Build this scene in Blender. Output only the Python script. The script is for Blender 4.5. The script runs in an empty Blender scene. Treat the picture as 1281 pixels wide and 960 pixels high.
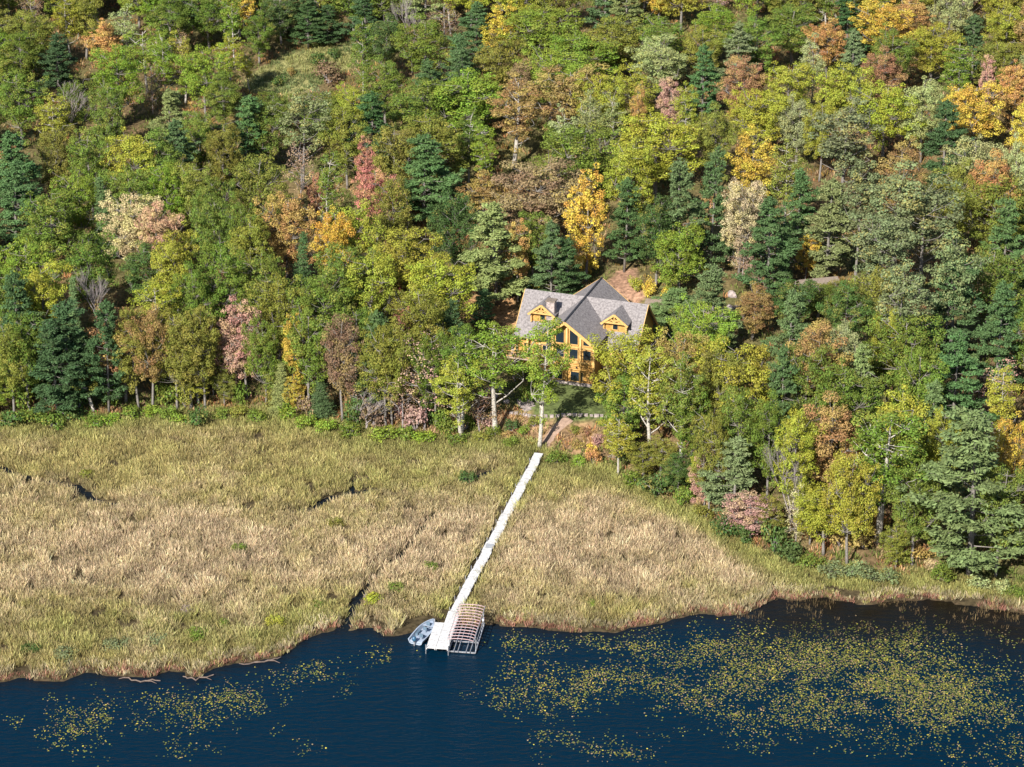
import bpy, math, random
import numpy as np
from mathutils import Vector, Matrix

S = bpy.context.scene
R = math.radians
COL = bpy.data.collections.new("scene"); S.collection.children.link(COL)

# ------------------------------------------------------------------ camera, sky, sun, exposure
PITCH, FPX, CAMH = 24.0, 3400.0, 147.5
W0, H0 = 1281.0, 960.0
cam = bpy.data.cameras.new("camera"); co = bpy.data.objects.new("camera", cam); COL.objects.link(co)
co.location = (0, 0, CAMH); co.rotation_euler = (R(90 - PITCH), 0, 0)
cam.sensor_width = 36; cam.sensor_fit = 'HORIZONTAL'; cam.lens = 36 * FPX / W0
cam.clip_start = 1; cam.clip_end = 8000
S.camera = co
SUN_EL, SUN_AZ = 36.0, 27.0          # light travels away from the camera, 27 degrees to the right
wd = bpy.data.worlds.new("World"); S.world = wd; wd.use_nodes = True
nt = wd.node_tree; sky = nt.nodes.new("ShaderNodeTexSky"); sky.sky_type = 'NISHITA'; sky.sun_disc = False
sky.sun_elevation = R(SUN_EL); sky.sun_rotation = R(180 + SUN_AZ)
sky.air_density = 1.0; sky.dust_density = 0.6; sky.ozone_density = 1.2
nt.links.new(sky.outputs[0], nt.nodes["Background"].inputs[0]); nt.nodes["Background"].inputs[1].default_value = 0.075
sl = bpy.data.lights.new("sun", 'SUN'); sl.energy = 5.0; sl.angle = R(0.5); sl.color = (1.0, 0.955, 0.88)
so = bpy.data.objects.new("sun", sl); COL.objects.link(so)
ldir = Vector((math.sin(R(SUN_AZ)) * math.cos(R(SUN_EL)), math.cos(R(SUN_AZ)) * math.cos(R(SUN_EL)), -math.sin(R(SUN_EL))))
so.rotation_euler = ldir.to_track_quat('-Z', 'Y').to_euler(); so.location = (-40, 150, 200)
S.view_settings.view_transform = 'Standard'; S.view_settings.look = 'None'
S.view_settings.gamma = 1; S.view_settings.exposure = 0.98
S.render.engine = 'CYCLES'
S.cycles.max_bounces = 6; S.cycles.diffuse_bounces = 3; S.cycles.transmission_bounces = 4; S.cycles.transparent_max_bounces = 6

# ------------------------------------------------------------------ projection helpers
sp, cp = math.sin(R(PITCH)), math.cos(R(PITCH))
def ray(u, v):
    a = (u - W0 / 2) / FPX; b = (H0 / 2 - v) / FPX
    return (a, cp + b * sp, -sp + b * cp)
def at_z(u, v, z):
    d = ray(u, v); t = (z - CAMH) / d[2]
    return d[0] * t, d[1] * t
def project(x, y, z):
    dz = z - CAMH
    dep = y * cp - dz * sp
    return W0 / 2 + FPX * x / dep, H0 / 2 - FPX * (y * sp + dz * cp) / dep, dep
def flat(pts, z=0.25): return [at_z(u, v, z) for u, v in pts]

SHORE = np.array(flat([(-400,862),(-100,858),(0,853),(60,850),(130,846),(190,850),(215,843),(250,848),(264,834),(300,829),(360,816),(395,797),(425,788),(470,790),(500,797),(520,796),
    (575,782),(610,786),(650,782),(700,787),(760,793),(830,781),(880,769),(935,769),(970,754),(1030,749),(1090,757),(1160,750),(1220,758),(1281,769),(1400,775),(1700,790)], 0))
WOOD = np.array(flat([(-400,520),(0,528),(60,533),(120,528),(200,522),(260,518),(330,518),(400,528),(440,543),(500,550),(560,552),(620,548),(660,558),(700,574),(760,590),(800,612),
    (830,628),(880,652),(910,676),(950,696),(990,708),(1040,714),(1100,726),(1150,722),(1220,728),(1281,740),(1500,748),(1900,760)]))
def vnoise(x, y, s, seed=0):
    """smooth value noise, 0..1"""
    x = np.asarray(x, float) / s; y = np.asarray(y, float) / s
    xi = np.floor(x); yi = np.floor(y); fx = x - xi; fy = y - yi
    fx = fx * fx * (3 - 2 * fx); fy = fy * fy * (3 - 2 * fy)
    def h(a, b):
        n = np.sin(a * 127.1 + b * 311.7 + seed * 74.7) * 43758.5453
        return n - np.floor(n)
    return (h(xi, yi) * (1 - fx) + h(xi + 1, yi) * fx) * (1 - fy) + (h(xi, yi + 1) * (1 - fx) + h(xi + 1, yi + 1) * fx) * fy
def sstep(a, b, x):
    t = np.clip((np.asarray(x, float) - a) / (b - a), 0, 1); return t * t * (3 - 2 * t)
def shore_y(x): return np.interp(x, SHORE[:, 0], SHORE[:, 1]) + (vnoise(x, 0 * np.asarray(x, float), 2.3, 5) - .5) * 1.6
def wood_y(x): return np.interp(x, WOOD[:, 0], WOOD[:, 1])
CREEKS = [(flat(p, 0), w) for p, w in [
    ([(-60,570),(0,588),(40,602),(62,606),(98,612),(116,630),(142,632)], 1.0),
    ([(368,642),(392,638),(412,626),(436,622),(466,616)], 1.15), ([(436,622),(440,606),(458,600)], .8),
    ([(545,642),(530,665),(510,688),(482,716),(462,734),(444,758),(446,756)], .62), ([(446,752),(436,776),(424,800)], .8),
    ([(578,604),(600,598),(614,592)], 1.1)]]
def creek_d(x, y):
    x = np.asarray(x, float); y = np.asarray(y, float); best = np.full(np.broadcast(x, y).shape, 99.0)
    for pts, w in CREEKS:
        for (ax, ay), (bx, by) in zip(pts[:-1], pts[1:]):
            dx, dy = bx - ax, by - ay
            t = np.clip(((x - ax) * dx + (y - ay) * dy) / (dx * dx + dy * dy), 0, 1)
            d = np.hypot(x - ax - t * dx, y - ay - t * dy) / w
            best = np.minimum(best, d)
    return best
ZP = 2.6                                    # level of the yard round the house
HC = at_z(733, 371, ZP + 0.7 + 8.5)          # plan point where the two house ridges cross
HROT = R(-19)
def height(x, y):
    x = np.asarray(x, float); y = np.asarray(y, float)
    d = y - wood_y(x); s = y - shore_y(x)
    z = -1.6 + 1.85 * sstep(-1.6, 0.5, s)
    cd = creek_d(x, y)
    z = z - 0.7 * (1 - sstep(0.35, 0.95, cd)) * (s > -1)
    z = z + (vnoise(x, y, 3, 1) - .5) * 0.12 * (s > 1)
    up = 2.2 * sstep(0, 15, d) + 0.095 * np.maximum(0, d - 8) + 0.16 * np.maximum(0, y - 560) * (1 - sstep(900, 1500, y))
    up = up + sstep(4, 30, d) * ((vnoise(x, y, 34, 2) - .5) * 3.0 + (vnoise(x, y, 9, 3) - .5) * 0.7)
    z = z + up
    hx, hy = HC[0] - 0.3, HC[1] - 2.5
    r = np.hypot((x - hx) / 1.15, (y - hy))
    k = 1 - sstep(11.5, 20, r)
    return z * (1 - k) + ZP * k
def ground_at(u, v):
    d = ray(u, v); t = 235.0
    for i in range(900):
        x, y, z = d[0] * t, d[1] * t, CAMH + d[2] * t
        if z <= float(height(x, y)): break
        t += 0.6
    return x, y, float(height(x, y))
def base_for_top(u, v, h):
    d = ray(u, v); t = 235.0
    for i in range(1200):
        x, y, z = d[0] * t, d[1] * t, CAMH + d[2] * t
        if z <= float(height(x, y)) + h: break
        t += 0.6
    return x, y, float(height(x, y))

# ------------------------------------------------------------------ materials
def mat(name, rgb, rough=0.8, noise=0.0, nscale=5.0, metal=0.0, spec=0.3, bump=0.0, rgb2=None, detail=4, coord='Object'):
    m = bpy.data.materials.new(name); m.use_nodes = True; n = m.node_tree.nodes; L = m.node_tree.links
    b = n["Principled BSDF"]; b.inputs["Roughness"].default_value = rough; b.inputs["Metallic"].default_value = metal
    b.inputs["Specular IOR Level"].default_value = spec
    b.inputs["Base Color"].default_value = (*rgb, 1)
    tc = n.new("ShaderNodeTexCoord"); t = n.new("ShaderNodeTexNoise"); t.inputs["Scale"].default_value = nscale; t.inputs["Detail"].default_value = detail
    L.new(tc.outputs[coord], t.inputs["Vector"])
    cr = n.new("ShaderNodeValToRGB"); c2 = rgb2 or tuple(c * (1 - noise) for c in rgb)
    c1 = rgb if rgb2 else tuple(min(1, c * (1 + noise * .6)) for c in rgb)
    cr.color_ramp.elements[0].position = .3; cr.color_ramp.elements[1].position = .7
    cr.color_ramp.elements[0].color = (*c2, 1); cr.color_ramp.elements[1].color = (*c1, 1)
    L.new(t.outputs[0], cr.inputs[0]); L.new(cr.outputs[0], b.inputs["Base Color"])
    if bump:
        bp = n.new("ShaderNodeBump"); bp.inputs["Strength"].default_value = bump; bp.inputs["Distance"].default_value = .05
        L.new(t.outputs[0], bp.inputs["Height"]); L.new(bp.outputs[0], b.inputs["Normal"])
    return m
def leafmat(name, transl=0.25, spec=0.08, attr_col=False, vlo=0.62, vhi=1.45, hue=0.035, turn=0.4):
    m = bpy.data.materials.new(name); m.use_nodes = True; n = m.node_tree.nodes; L = m.node_tree.links
    b = n["Principled BSDF"]; b.inputs["Roughness"].default_value = .55; b.inputs["Specular IOR Level"].default_value = spec
    if attr_col:
        a = n.new("ShaderNodeAttribute"); a.attribute_name = "col"; src = a.outputs["Color"]; fin = src
    else:
        oi = n.new("ShaderNodeObjectInfo")
        a = n.new("ShaderNodeAttribute"); a.attribute_name = "tint"
        sx = n.new("ShaderNodeSeparateXYZ"); L.new(a.outputs["Vector"], sx.inputs[0])
        hs = n.new("ShaderNodeHueSaturation")
        m1 = n.new("ShaderNodeMapRange"); m1.inputs["To Min"].default_value = .5 - hue; m1.inputs["To Max"].default_value = .5 + hue * .6
        L.new(sx.outputs[1], m1.inputs["Value"]); L.new(m1.outputs[0], hs.inputs["Hue"])
        m2 = n.new("ShaderNodeMapRange"); m2.inputs["To Min"].default_value = vlo; m2.inputs["To Max"].default_value = vhi
        L.new(sx.outputs[0], m2.inputs["Value"]); L.new(m2.outputs[0], hs.inputs["Value"])
        L.new(oi.outputs["Color"], hs.inputs["Color"])
        m3 = n.new("ShaderNodeMapRange"); m3.inputs["From Min"].default_value = .78; m3.inputs["To Max"].default_value = turn; L.new(sx.outputs[1], m3.inputs["Value"])
        mc = n.new("ShaderNodeMix"); mc.data_type = 'RGBA'; L.new(m3.outputs[0], mc.inputs["Factor"]); L.new(hs.outputs[0], mc.inputs["A"]); mc.inputs["B"].default_value = (.42, .29, .07, 1); fin = mc.outputs["Result"]
    L.new(fin, b.inputs["Base Color"])
    tr = n.new("ShaderNodeBsdfTranslucent"); L.new(fin, tr.inputs["Color"])
    mx = n.new("ShaderNodeMixShader"); mx.inputs[0].default_value = transl
    L.new(b.outputs[0], mx.inputs[1]); L.new(tr.outputs[0], mx.inputs[2])
    L.new(mx.outputs[0], n["Material Output"].inputs[0])
    return m
M_LEAF = leafmat("leaves", .2); M_NEEDLE = leafmat("needles", .12, .08, vlo=.6, vhi=1.45, hue=.02, turn=.12)
M_PLANT = leafmat("plant", .2, .08, attr_col=True)
M_BARKP = mat("bark_pale", (.50, .46, .40), .9, .45, 6, rgb2=(.20, .18, .15))
M_BARKG = mat("bark_grey", (.19, .17, .15), .9, .4, 5)
M_BARKB = mat("bark_brown", (.17, .13, .10), .9, .4, 4)
M_TWIG = mat("twigs", (.25, .215, .205), .9, .3, 3)

# ------------------------------------------------------------------ mesh helpers
def mesh_np(name, V, F, m, parent=None, attrs=None, link=True):
    """V (n,3); F (k,3|4) array"""
    me = bpy.data.meshes.new(name); V = np.asarray(V, np.float32); F = np.asarray(F, np.int32)
    me.vertices.add(len(V)); me.vertices.foreach_set("co", V.ravel())
    k = F.shape[1]
    me.loops.add(F.size); me.loops.foreach_set("vertex_index", F.ravel())
    me.polygons.add(len(F)); me.polygons.foreach_set("loop_start", np.arange(0, F.size, k, dtype=np.int32))
    me.polygons.foreach_set("loop_total", np.full(len(F), k, np.int32))
    if attrs:
        for an, arr in attrs.items():
            at = me.attributes.new(an, 'FLOAT_COLOR', 'POINT') if arr.shape[1] == 4 else me.attributes.new(an, 'FLOAT_VECTOR', 'POINT')
            at.data.foreach_set("color" if arr.shape[1] == 4 else "vector", np.asarray(arr, np.float32).ravel())
    me.update(calc_edges=True); me.materials.append(m)
    if not link: return me
    o = bpy.data.objects.new(name, me); COL.objects.link(o)
    if parent: o.parent = parent
    return o
class MB:
    def __init__(s): s.v = []; s.f = []
    def add(s, vs, fs):
        n = len(s.v); s.v += [tuple(p) for p in vs]; s.f += [tuple(i + n for i in f) for f in fs]; return s
    def box(s, x0, x1, y0, y1, z0, z1):
        return s.add([(x0,y0,z0),(x1,y0,z0),(x1,y1,z0),(x0,y1,z0),(x0,y0,z1),(x1,y0,z1),(x1,y1,z1),(x0,y1,z1)],
              [(3,2,1,0),(4,5,6,7),(0,1,5,4),(1,2,6,5),(2,3,7,6),(3,0,4,7)])
    def tube(s, pts, rad, n=6, cap=True):
        pts = [Vector(p) for p in pts]; rad = rad if isinstance(rad, (list, tuple)) else [rad] * len(pts)
        base = len(s.v); ref = Vector((0.31, .17, 1))
        for i, p in enumerate(pts):
            d = (pts[min(i + 1, len(pts) - 1)] - pts[max(i - 1, 0)]).normalized()
            if abs(d.dot(ref.normalized())) > .96: rf = Vector((1, 0, 0))
            else: rf = ref
            a = d.cross(rf).normalized(); b = d.cross(a)
            for k in range(n):
                t = 2 * math.pi * k / n
                s.v.append(tuple(p + (a * math.cos(t) + b * math.sin(t)) * rad[i]))
        for i in range(len(pts) - 1):
            for k in range(n):
                k2 = (k + 1) % n
                s.f.append((base + i * n + k, base + i * n + k2, base + (i + 1) * n + k2, base + (i + 1) * n + k))
        if cap:
            s.f.append(tuple(base + k for k in range(n))[::-1]); e = base + (len(pts) - 1) * n
            s.f.append(tuple(e + k for k in range(n)))
        return s
    def bar(s, a, b, w, h):
        """rectangular beam from a to b"""
        a = Vector(a); b = Vector(b); d = (b - a).normalized(); up = Vector((0, 0, 1)) if abs(d.z) < .95 else Vector((0, 1, 0))
        r = d.cross(up).normalized() * w / 2; q = r.cross(d).normalized() * h / 2
        vs = [p + sx * r + sz * q for p in (a, b) for sx, sz in ((-1,-1),(1,-1),(1,1),(-1,1))]
        return s.add(vs, [(3,2,1,0),(4,5,6,7),(0,1,5,4),(1,2,6,5),(2,3,7,6),(3,0,4,7)])
    def slab(s, poly, th):
        """top polygon (counter-clockwise from above) given thickness downwards"""
        n = len(poly); b = [(p[0], p[1], p[2] - th) for p in poly]
        return s.add(list(poly) + b, [tuple(range(n)), tuple(range(2 * n - 1, n - 1, -1))] + [(i, i + n, (i + 1) % n + n, (i + 1) % n) for i in range(n)])
    def plate(s, poly, d):
        """polygon given, extruded by vector d"""
        n = len(poly); d = Vector(d); b = [tuple(Vector(p) + d) for p in poly]
        return s.add(list(poly) + b, [tuple(range(n - 1, -1, -1)), tuple(range(n, 2 * n))] + [(i, (i + 1) % n, (i + 1) % n + n, i + n) for i in range(n)])
    def mesh(s, name, m, smooth=False):
        me = bpy.data.meshes.new(name); me.from_pydata(s.v, [], s.f); me.validate(); me.update()
        import bmesh
        bm = bmesh.new(); bm.from_mesh(me); bmesh.ops.recalc_face_normals(bm, faces=bm.faces); bm.to_mesh(me); bm.free()
        if smooth: me.polygons.foreach_set("use_smooth", [True] * len(me.polygons))
        me.materials.append(m); return me
    def build(s, name, m, parent=None, smooth=False):
        o = bpy.data.objects.new(name, s.mesh(name, m, smooth)); COL.objects.link(o)
        if parent: o.parent = parent
        return o
def tag(o, label=None, cat=None, group=None, kind=None):
    if label: o["label"] = label
    if cat: o["category"] = cat
    if group: o["group"] = group
    if kind: o["kind"] = kind
    return o
def empty(name, loc, rz=0, label=None, cat=None, group=None):
    o = bpy.data.objects.new(name, None); COL.objects.link(o); o.location = loc; o.rotation_euler = (0, 0, rz)
    o.empty_display_size = .3
    return tag(o, label, cat, group)

# ------------------------------------------------------------------ ground sheet
MEADOW = flat([(0,0)], 0)  # placeholder, set below
def in_poly(x, y, P):
    x = np.asarray(x, float); y = np.asarray(y, float); c = np.zeros(np.broadcast(x, y).shape, bool); n = len(P)
    for i in range(n):
        x1, y1 = P[i][:2]; x2, y2 = P[(i + 1) % n][:2]
        if y1 == y2: continue
        c ^= ((y1 > y) != (y2 > y)) & (x < (x2 - x1) * (y - y1) / (y2 - y1) + x1)
    return c
def gpoly(px): return [ground_at(u, v) for u, v in px]
MEADOW = gpoly([(300,112),(325,88),(355,70),(400,62),(445,52),(455,70),(430,92),(380,116),(340,122)])
YARDBACK = gpoly([(742,372),(762,352),(775,338),(790,334),(798,350),(806,372),(800,384),(786,380)])
NEEDLEBED = gpoly([(560,392),(590,372),(640,372),(652,395),(650,420),(600,412)])
LAWN = gpoly([(640,500),(690,482),(770,478),(800,500),(790,522),(735,540),(700,540),(660,524)])
LEAFY = gpoly([(520,535),(560,520),(640,515),(690,528),(740,530),(760,560),(745,582),(700,572),(676,566),(640,552),(560,550)])
xs = np.concatenate([np.linspace(-2500, -130, 24), np.arange(-120, 120.1, 1.0), np.linspace(130, 2500, 24)])
ys = np.concatenate([np.linspace(-600, 210, 12), np.arange(226, 560, 1.0), np.geomspace(562, 5500, 34)])
GX, GY = np.meshgrid(xs, ys); GZ = height(GX, GY)
n1, n2 = GX.shape; idx = np.arange(n1 * n2).reshape(n1, n2)
F = np.stack([idx[:-1, :-1].ravel(), idx[:-1, 1:].ravel(), idx[1:, 1:].ravel(), idx[1:, :-1].ravel()], 1)
d = GY - wood_y(GX); s_ = GY - shore_y(GX)
C = np.zeros((n1, n2, 4)); C[..., 3] = 1
nz = vnoise(GX, GY, 2.1, 7)[..., None]; nz2 = vnoise(GX, GY, 7, 8)[..., None]
peat = np.array([.055, .042, .022]) * (.6 + .8 * nz); litter = np.array([.13, .085, .045]) * (.55 + .9 * nz) * (1 - .5 * nz2) + np.array([.04, .06, .015]) * nz2
bedc = np.array([.05, .035, .02]) + 0 * nz
c = np.where((s_ < .2)[..., None], bedc, np.where((d < 0)[..., None], peat, litter))
def paint(poly, rgb, var=.5):
    global c
    msk = in_poly(GX, GY, poly)[..., None]; c = np.where(msk, np.array(rgb) * (1 - var / 2 + var * nz), c)
paint(MEADOW, (.19, .18, .07)); paint(YARDBACK, (.27, .16, .105)); paint(NEEDLEBED, (.33, .19, .09)); paint(LAWN, (.085, .105, .035)); paint(LEAFY, (.22, .14, .075), .9)
C[..., :3] = c
mg = bpy.data.materials.new("forest_floor"); mg.use_nodes = True; N = mg.node_tree.nodes; L = mg.node_tree.links
b = N["Principled BSDF"]; b.inputs["Roughness"].default_value = .95; b.inputs["Specular IOR Level"].default_value = .1
a = N.new("ShaderNodeAttribute"); a.attribute_name = "col"; t = N.new("ShaderNodeTexNoise"); t.inputs["Scale"].default_value = 2.2; t.inputs["Detail"].default_value = 8
tc = N.new("ShaderNodeTexCoord"); L.new(tc.outputs["Object"], t.inputs["Vector"])
hs = N.new("ShaderNodeHueSaturation"); mr = N.new("ShaderNodeMapRange"); mr.inputs["From Min"].default_value = .3; mr.inputs["From Max"].default_value = .7
mr.inputs["To Min"].default_value = .45; mr.inputs["To Max"].default_value = 1.6
L.new(t.outputs[0], mr.inputs[0]); L.new(mr.outputs[0], hs.inputs["Value"]); L.new(a.outputs["Color"], hs.inputs["Color"]); L.new(hs.outputs[0], b.inputs["Base Color"])
g = mesh_np("ground", np.stack([GX.ravel(), GY.ravel(), GZ.ravel()], 1), F, mg, attrs={"col": C.reshape(-1, 4)}); tag(g, kind="structure")

# water
mw = bpy.data.materials.new("lake_water"); mw.use_nodes = True; N = mw.node_tree.nodes; L = mw.node_tree.links
b = N["Principled BSDF"]; b.inputs["Roughness"].default_value = .07; b.inputs["IOR"].default_value = 1.33; b.inputs["Specular IOR Level"].default_value = .09
a = N.new("ShaderNodeAttribute"); a.attribute_name = "col"; L.new(a.outputs["Color"], b.inputs["Base Color"])
tc = N.new("ShaderNodeTexCoord"); mp = N.new("ShaderNodeMapping"); mp.inputs["Scale"].default_value = (.55, 1.5, 1); mp.inputs["Rotation"].default_value = (0, 0, R(-12))
t = N.new("ShaderNodeTexNoise"); t.inputs["Scale"].default_value = 1.1; t.inputs["Detail"].default_value = 5; t.inputs["Roughness"].default_value = .55
bp = N.new("ShaderNodeBump"); bp.inputs["Strength"].default_value = .8; bp.inputs["Distance"].default_value = .3
L.new(tc.outputs["Object"], mp.inputs[0]); L.new(mp.outputs[0], t.inputs["Vector"]); L.new(t.outputs[0], bp.inputs["Height"]); L.new(bp.outputs[0], b.inputs["Normal"])
wx = np.concatenate([np.linspace(-2500, -100, 10), np.arange(-95, 95.1, 1.0), np.linspace(100, 2500, 10)])
wy = np.concatenate([np.linspace(-600, 200, 8), np.arange(210, 326, 1.0)])
WX, WY = np.meshgrid(wx, wy); n1, n2 = WX.shape; idx = np.arange(n1 * n2).reshape(n1, n2)
F = np.stack([idx[:-1, :-1].ravel(), idx[:-1, 1:].ravel(), idx[1:, 1:].ravel(), idx[1:, :-1].ravel()], 1)
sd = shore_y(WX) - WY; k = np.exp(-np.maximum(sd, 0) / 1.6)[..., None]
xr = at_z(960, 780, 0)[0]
kr = (sstep(xr - 9, xr + 4, WX) * np.exp(-(np.maximum(sd, 0) / 10.5) ** 2))[..., None]  # right shore: brown shallows, with dark tree reflections also put into the colour
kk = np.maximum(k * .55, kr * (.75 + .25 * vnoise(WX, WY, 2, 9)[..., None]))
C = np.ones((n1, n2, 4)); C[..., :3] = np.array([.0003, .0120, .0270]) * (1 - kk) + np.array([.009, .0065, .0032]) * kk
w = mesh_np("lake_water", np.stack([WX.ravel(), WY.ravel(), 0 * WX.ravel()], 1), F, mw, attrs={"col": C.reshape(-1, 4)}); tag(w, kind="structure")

def drape(name, m, P, off=.03, step=.8):
    """thin sheet following the ground inside a plan polygon, edges ragged"""
    X0, X1 = min(p[0] for p in P) - 1, max(p[0] for p in P) + 1; Y0, Y1 = min(p[1] for p in P) - 1, max(p[1] for p in P) + 1
    gx, gy = np.meshgrid(np.arange(math.floor(X0), X1, 1.0), np.arange(math.floor(Y0), Y1, 1.0))
    cx, cy = gx[:-1, :-1] + .5, gy[:-1, :-1] + .5
    V, Fc = [], []; vid = {}
    for i in range(cx.shape[0]):
        for j in range(cx.shape[1]):
            if in_poly(cx[i, j], cy[i, j], P):
                f = []
                for ii, jj in ((i, j), (i, j + 1), (i + 1, j + 1), (i + 1, j)):
                    key = (ii, jj)
                    if key not in vid:
                        vid[key] = len(V); x, y = gx[ii, jj], gy[ii, jj]
                        V.append((x, y, float(height(x, y)) + off))
                    f.append(vid[key])
                Fc.append(f)
    o = mesh_np(name, V, Fc, m); return tag(o, kind="structure")
def strip(name, m, pts, w, off=.04):
    V, Fc = [], []; P = []
    for (x1, y1), (x2, y2) in zip(pts[:-1], pts[1:]):
        n = max(1, int(math.hypot(x2 - x1, y2 - y1) / .5))
        P += [(x1 + (x2 - x1) * i / n, y1 + (y2 - y1) * i / n) for i in range(n)]
    P.append(pts[-1])
    for i, (x, y) in enumerate(P):
        q = P[min(i + 1, len(P) - 1)]; r = P[max(i - 1, 0)]; dx, dy = q[0] - r[0], q[1] - r[1]; l = math.hypot(dx, dy)
        ww = w * (.8 + .4 * float(vnoise(x, y, 1.1, 3)))
        for k in range(5):
            t = (k / 2 - 1) * ww / 2; px, py = x - dy / l * t, y + dx / l * t
            V.append((px, py, float(height(px, py)) + off - (abs(k - 2) == 2) * .05))
    for i in range(len(P) - 1):
        for k in range(4): a = i * 5 + k; Fc.append((a, a + 1, a + 6, a + 5))
    return tag(mesh_np(name, V, Fc, m), kind="structure")
M_DIRT = mat("dirt", (.28, .19, .14), .95, .3, 3); M_LAWN = mat("lawn", (.13, .16, .045), .95, .4, 2, rgb2=(.20, .17, .07))
M_GRAVEL = mat("gravel", (.19, .15, .12), .95, .25, 4)
g2 = lambda p: [ground_at(u, v)[:2] for u, v in p]
strip("dirt_path", M_DIRT, g2([(676,566),(684,555),(693,543),(702,533),(712,524)]), 1.5)
strip("driveway", M_GRAVEL, g2([(806,384),(835,380),(870,384),(905,392),(935,385)]), 1.6)

# ------------------------------------------------------------------ leaf / plant geometry
def leafquads(P, Nrm, T, size, asp, rng):
    """kite shaped leaves: centre P, normal Nrm, long axis roughly T"""
    Nrm = Nrm / np.linalg.norm(Nrm, axis=1, keepdims=True)
    A = T - (T * Nrm).sum(1, keepdims=True) * Nrm; A /= np.linalg.norm(A, axis=1, keepdims=True) + 1e-9
    B = np.cross(Nrm, A); s = size[:, None]
    V = np.stack([P - A * s * .5, P + B * s * asp * .5 + A * s * .05, P + A * s * .5, P - B * s * asp * .5 + A * s * .05], 1)
    n = len(P); return V.reshape(-1, 3), np.arange(n * 4).reshape(n, 4)
def crown_mesh(name, clusters, leaves, size, rng, m, asp=.8, flat_=.75, up=.5):
    """clusters: array (k,4) centre + radius"""
    P, Nn, Tt, Sz, Ti = [], [], [], [], []
    for c in clusters:
        n = int(leaves * (c[3] ** 2) * rng.uniform(.75, 1.2)); d = rng.normal(size=(n, 3)); d /= np.linalg.norm(d, axis=1, keepdims=True)
        rr = rng.uniform(0.25, 1, (n, 1)) ** .45
        sq = np.array([1, 1, flat_]); P.append(c[:3] + d * rr * c[3] * sq)
        Nn.append(d * .9 + np.array([0, 0, up]) + rng.normal(size=(n, 3)) * .55)
        Tt.append(rng.normal(size=(n, 3))); Sz.append(rng.uniform(.7, 1.35, n) * size)
        cl = rng.uniform(0, 1); t = np.clip(rng.uniform(0, 1, n) * .75 + cl * .25, 0, 1)
        Ti.append(np.stack([t, np.clip(cl + rng.normal(size=n) * .12, 0, 1), 0 * t], 1))
    P = np.concatenate(P); V, F = leafquads(P, np.concatenate(Nn), np.concatenate(Tt), np.concatenate(Sz), asp, rng)
    return mesh_np(name, V, F, m, attrs={"tint": np.repeat(np.concatenate(Ti), 4, 0)}, link=False)

def broadleaf(seed, H=15, cr=4.2, cb=.32, ncl=75, leaves=70, size=.34, rcl=(.75, 1.25), trunk_r=.20, bark=None, narrow=1.0, dome=.0, forks=9):
    """returns crown mesh and trunk mesh; unit height H with crown radius cr"""
    rng = np.random.default_rng(seed); rnd = random.Random(seed)
    ch = H * (1 - cb); cz = H * cb + ch * .5
    lobes = [(rng.uniform(0, 6.28), rng.uniform(-.3, .8), rng.uniform(.6, 1.15)) for _ in range(7)]
    cl = []; tries = 0
    while len(cl) < ncl and tries < 6000:
        tries += 1
        d = rng.normal(size=3); d /= np.linalg.norm(d)
        f = 1.0
        az = math.atan2(d[1], d[0])
        f *= .80 + .18 * math.sin(az * 2 + lobes[0][0]) + .16 * math.sin(az * 3 + lobes[1][0] + d[2] * 3) + .13 * math.sin(d[2] * 7 + lobes[2][0]) + rng.uniform(-.12, .16)
        r = rng.uniform(.35, 1.0) ** .5 * f
        w = 1.0 - .22 * max(0, -d[2])
        p = np.array([d[0] * cr * r * w * narrow, d[1] * cr * r * w * narrow, cz + d[2] * ch * .5 * r + rng.uniform(-.3, .3)])
        rad = rng.uniform(*rcl)
        if all(np.linalg.norm(p - q[:3]) > (rad + q[3]) * .52 for q in cl): cl.append(np.array([*p, rad]))
    cl = np.array(cl)
    cm = crown_mesh("crown", cl, leaves, size, rng, M_LEAF)
    mb = MB(); bend = [rnd.uniform(-.5, .5), rnd.uniform(-.5, .5)]
    def tr(t): return Vector((bend[0] * math.sin(t * 3), bend[1] * math.sin(t * 2.5 + .5) - bend[1] * .48, H * .9 * t))
    ts = [0, .08, .25, .45, .65, .85, 1]
    mb.tube([tr(t) - Vector((0, 0, .4 if t == 0 else 0)) for t in ts], [trunk_r * 1.35, trunk_r * 1.05, trunk_r * .92, trunk_r * .75, trunk_r * .5, trunk_r * .28, .03], 8)
    fk = []
    for i in range(forks):
        t0 = .28 + .6 * i / forks; a = i * 2.4 + rnd.uniform(-.4, .4); ln = cr * rnd.uniform(.55, .85) * (1.1 - t0 * .5) * narrow
        p0 = tr(t0); p3 = p0 + Vector((math.cos(a) * ln, math.sin(a) * ln, ln * rnd.uniform(.45, 1.1)))
        p1 = p0.lerp(p3, .45) + Vector((0, 0, -ln * .08)); r0 = trunk_r * .5 * (1 - t0 * .5)
        mb.tube([p0, p1, p3], [r0, r0 * .7, r0 * .35], 5); fk.append((p0, p1, p3, r0))
    nodes = [p for f in fk for p in (f[1], f[2])] + [tr(t) for t in (.5, .65, .8, .95)]
    for c in cl[::1]:
        q = Vector(c[:3]); nb = min(nodes, key=lambda p: (p - q).length + (0 if p.z < q.z else 1.5))
        mid = nb.lerp(q, .5) + Vector((rnd.uniform(-.2, .2), rnd.uniform(-.2, .2), -.15)); mb.tube([nb, mid, q], [.04, .028, .014], 4, cap=False)
    return cm, mb.mesh("trunk", bark or M_BARKG, smooth=True)

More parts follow.
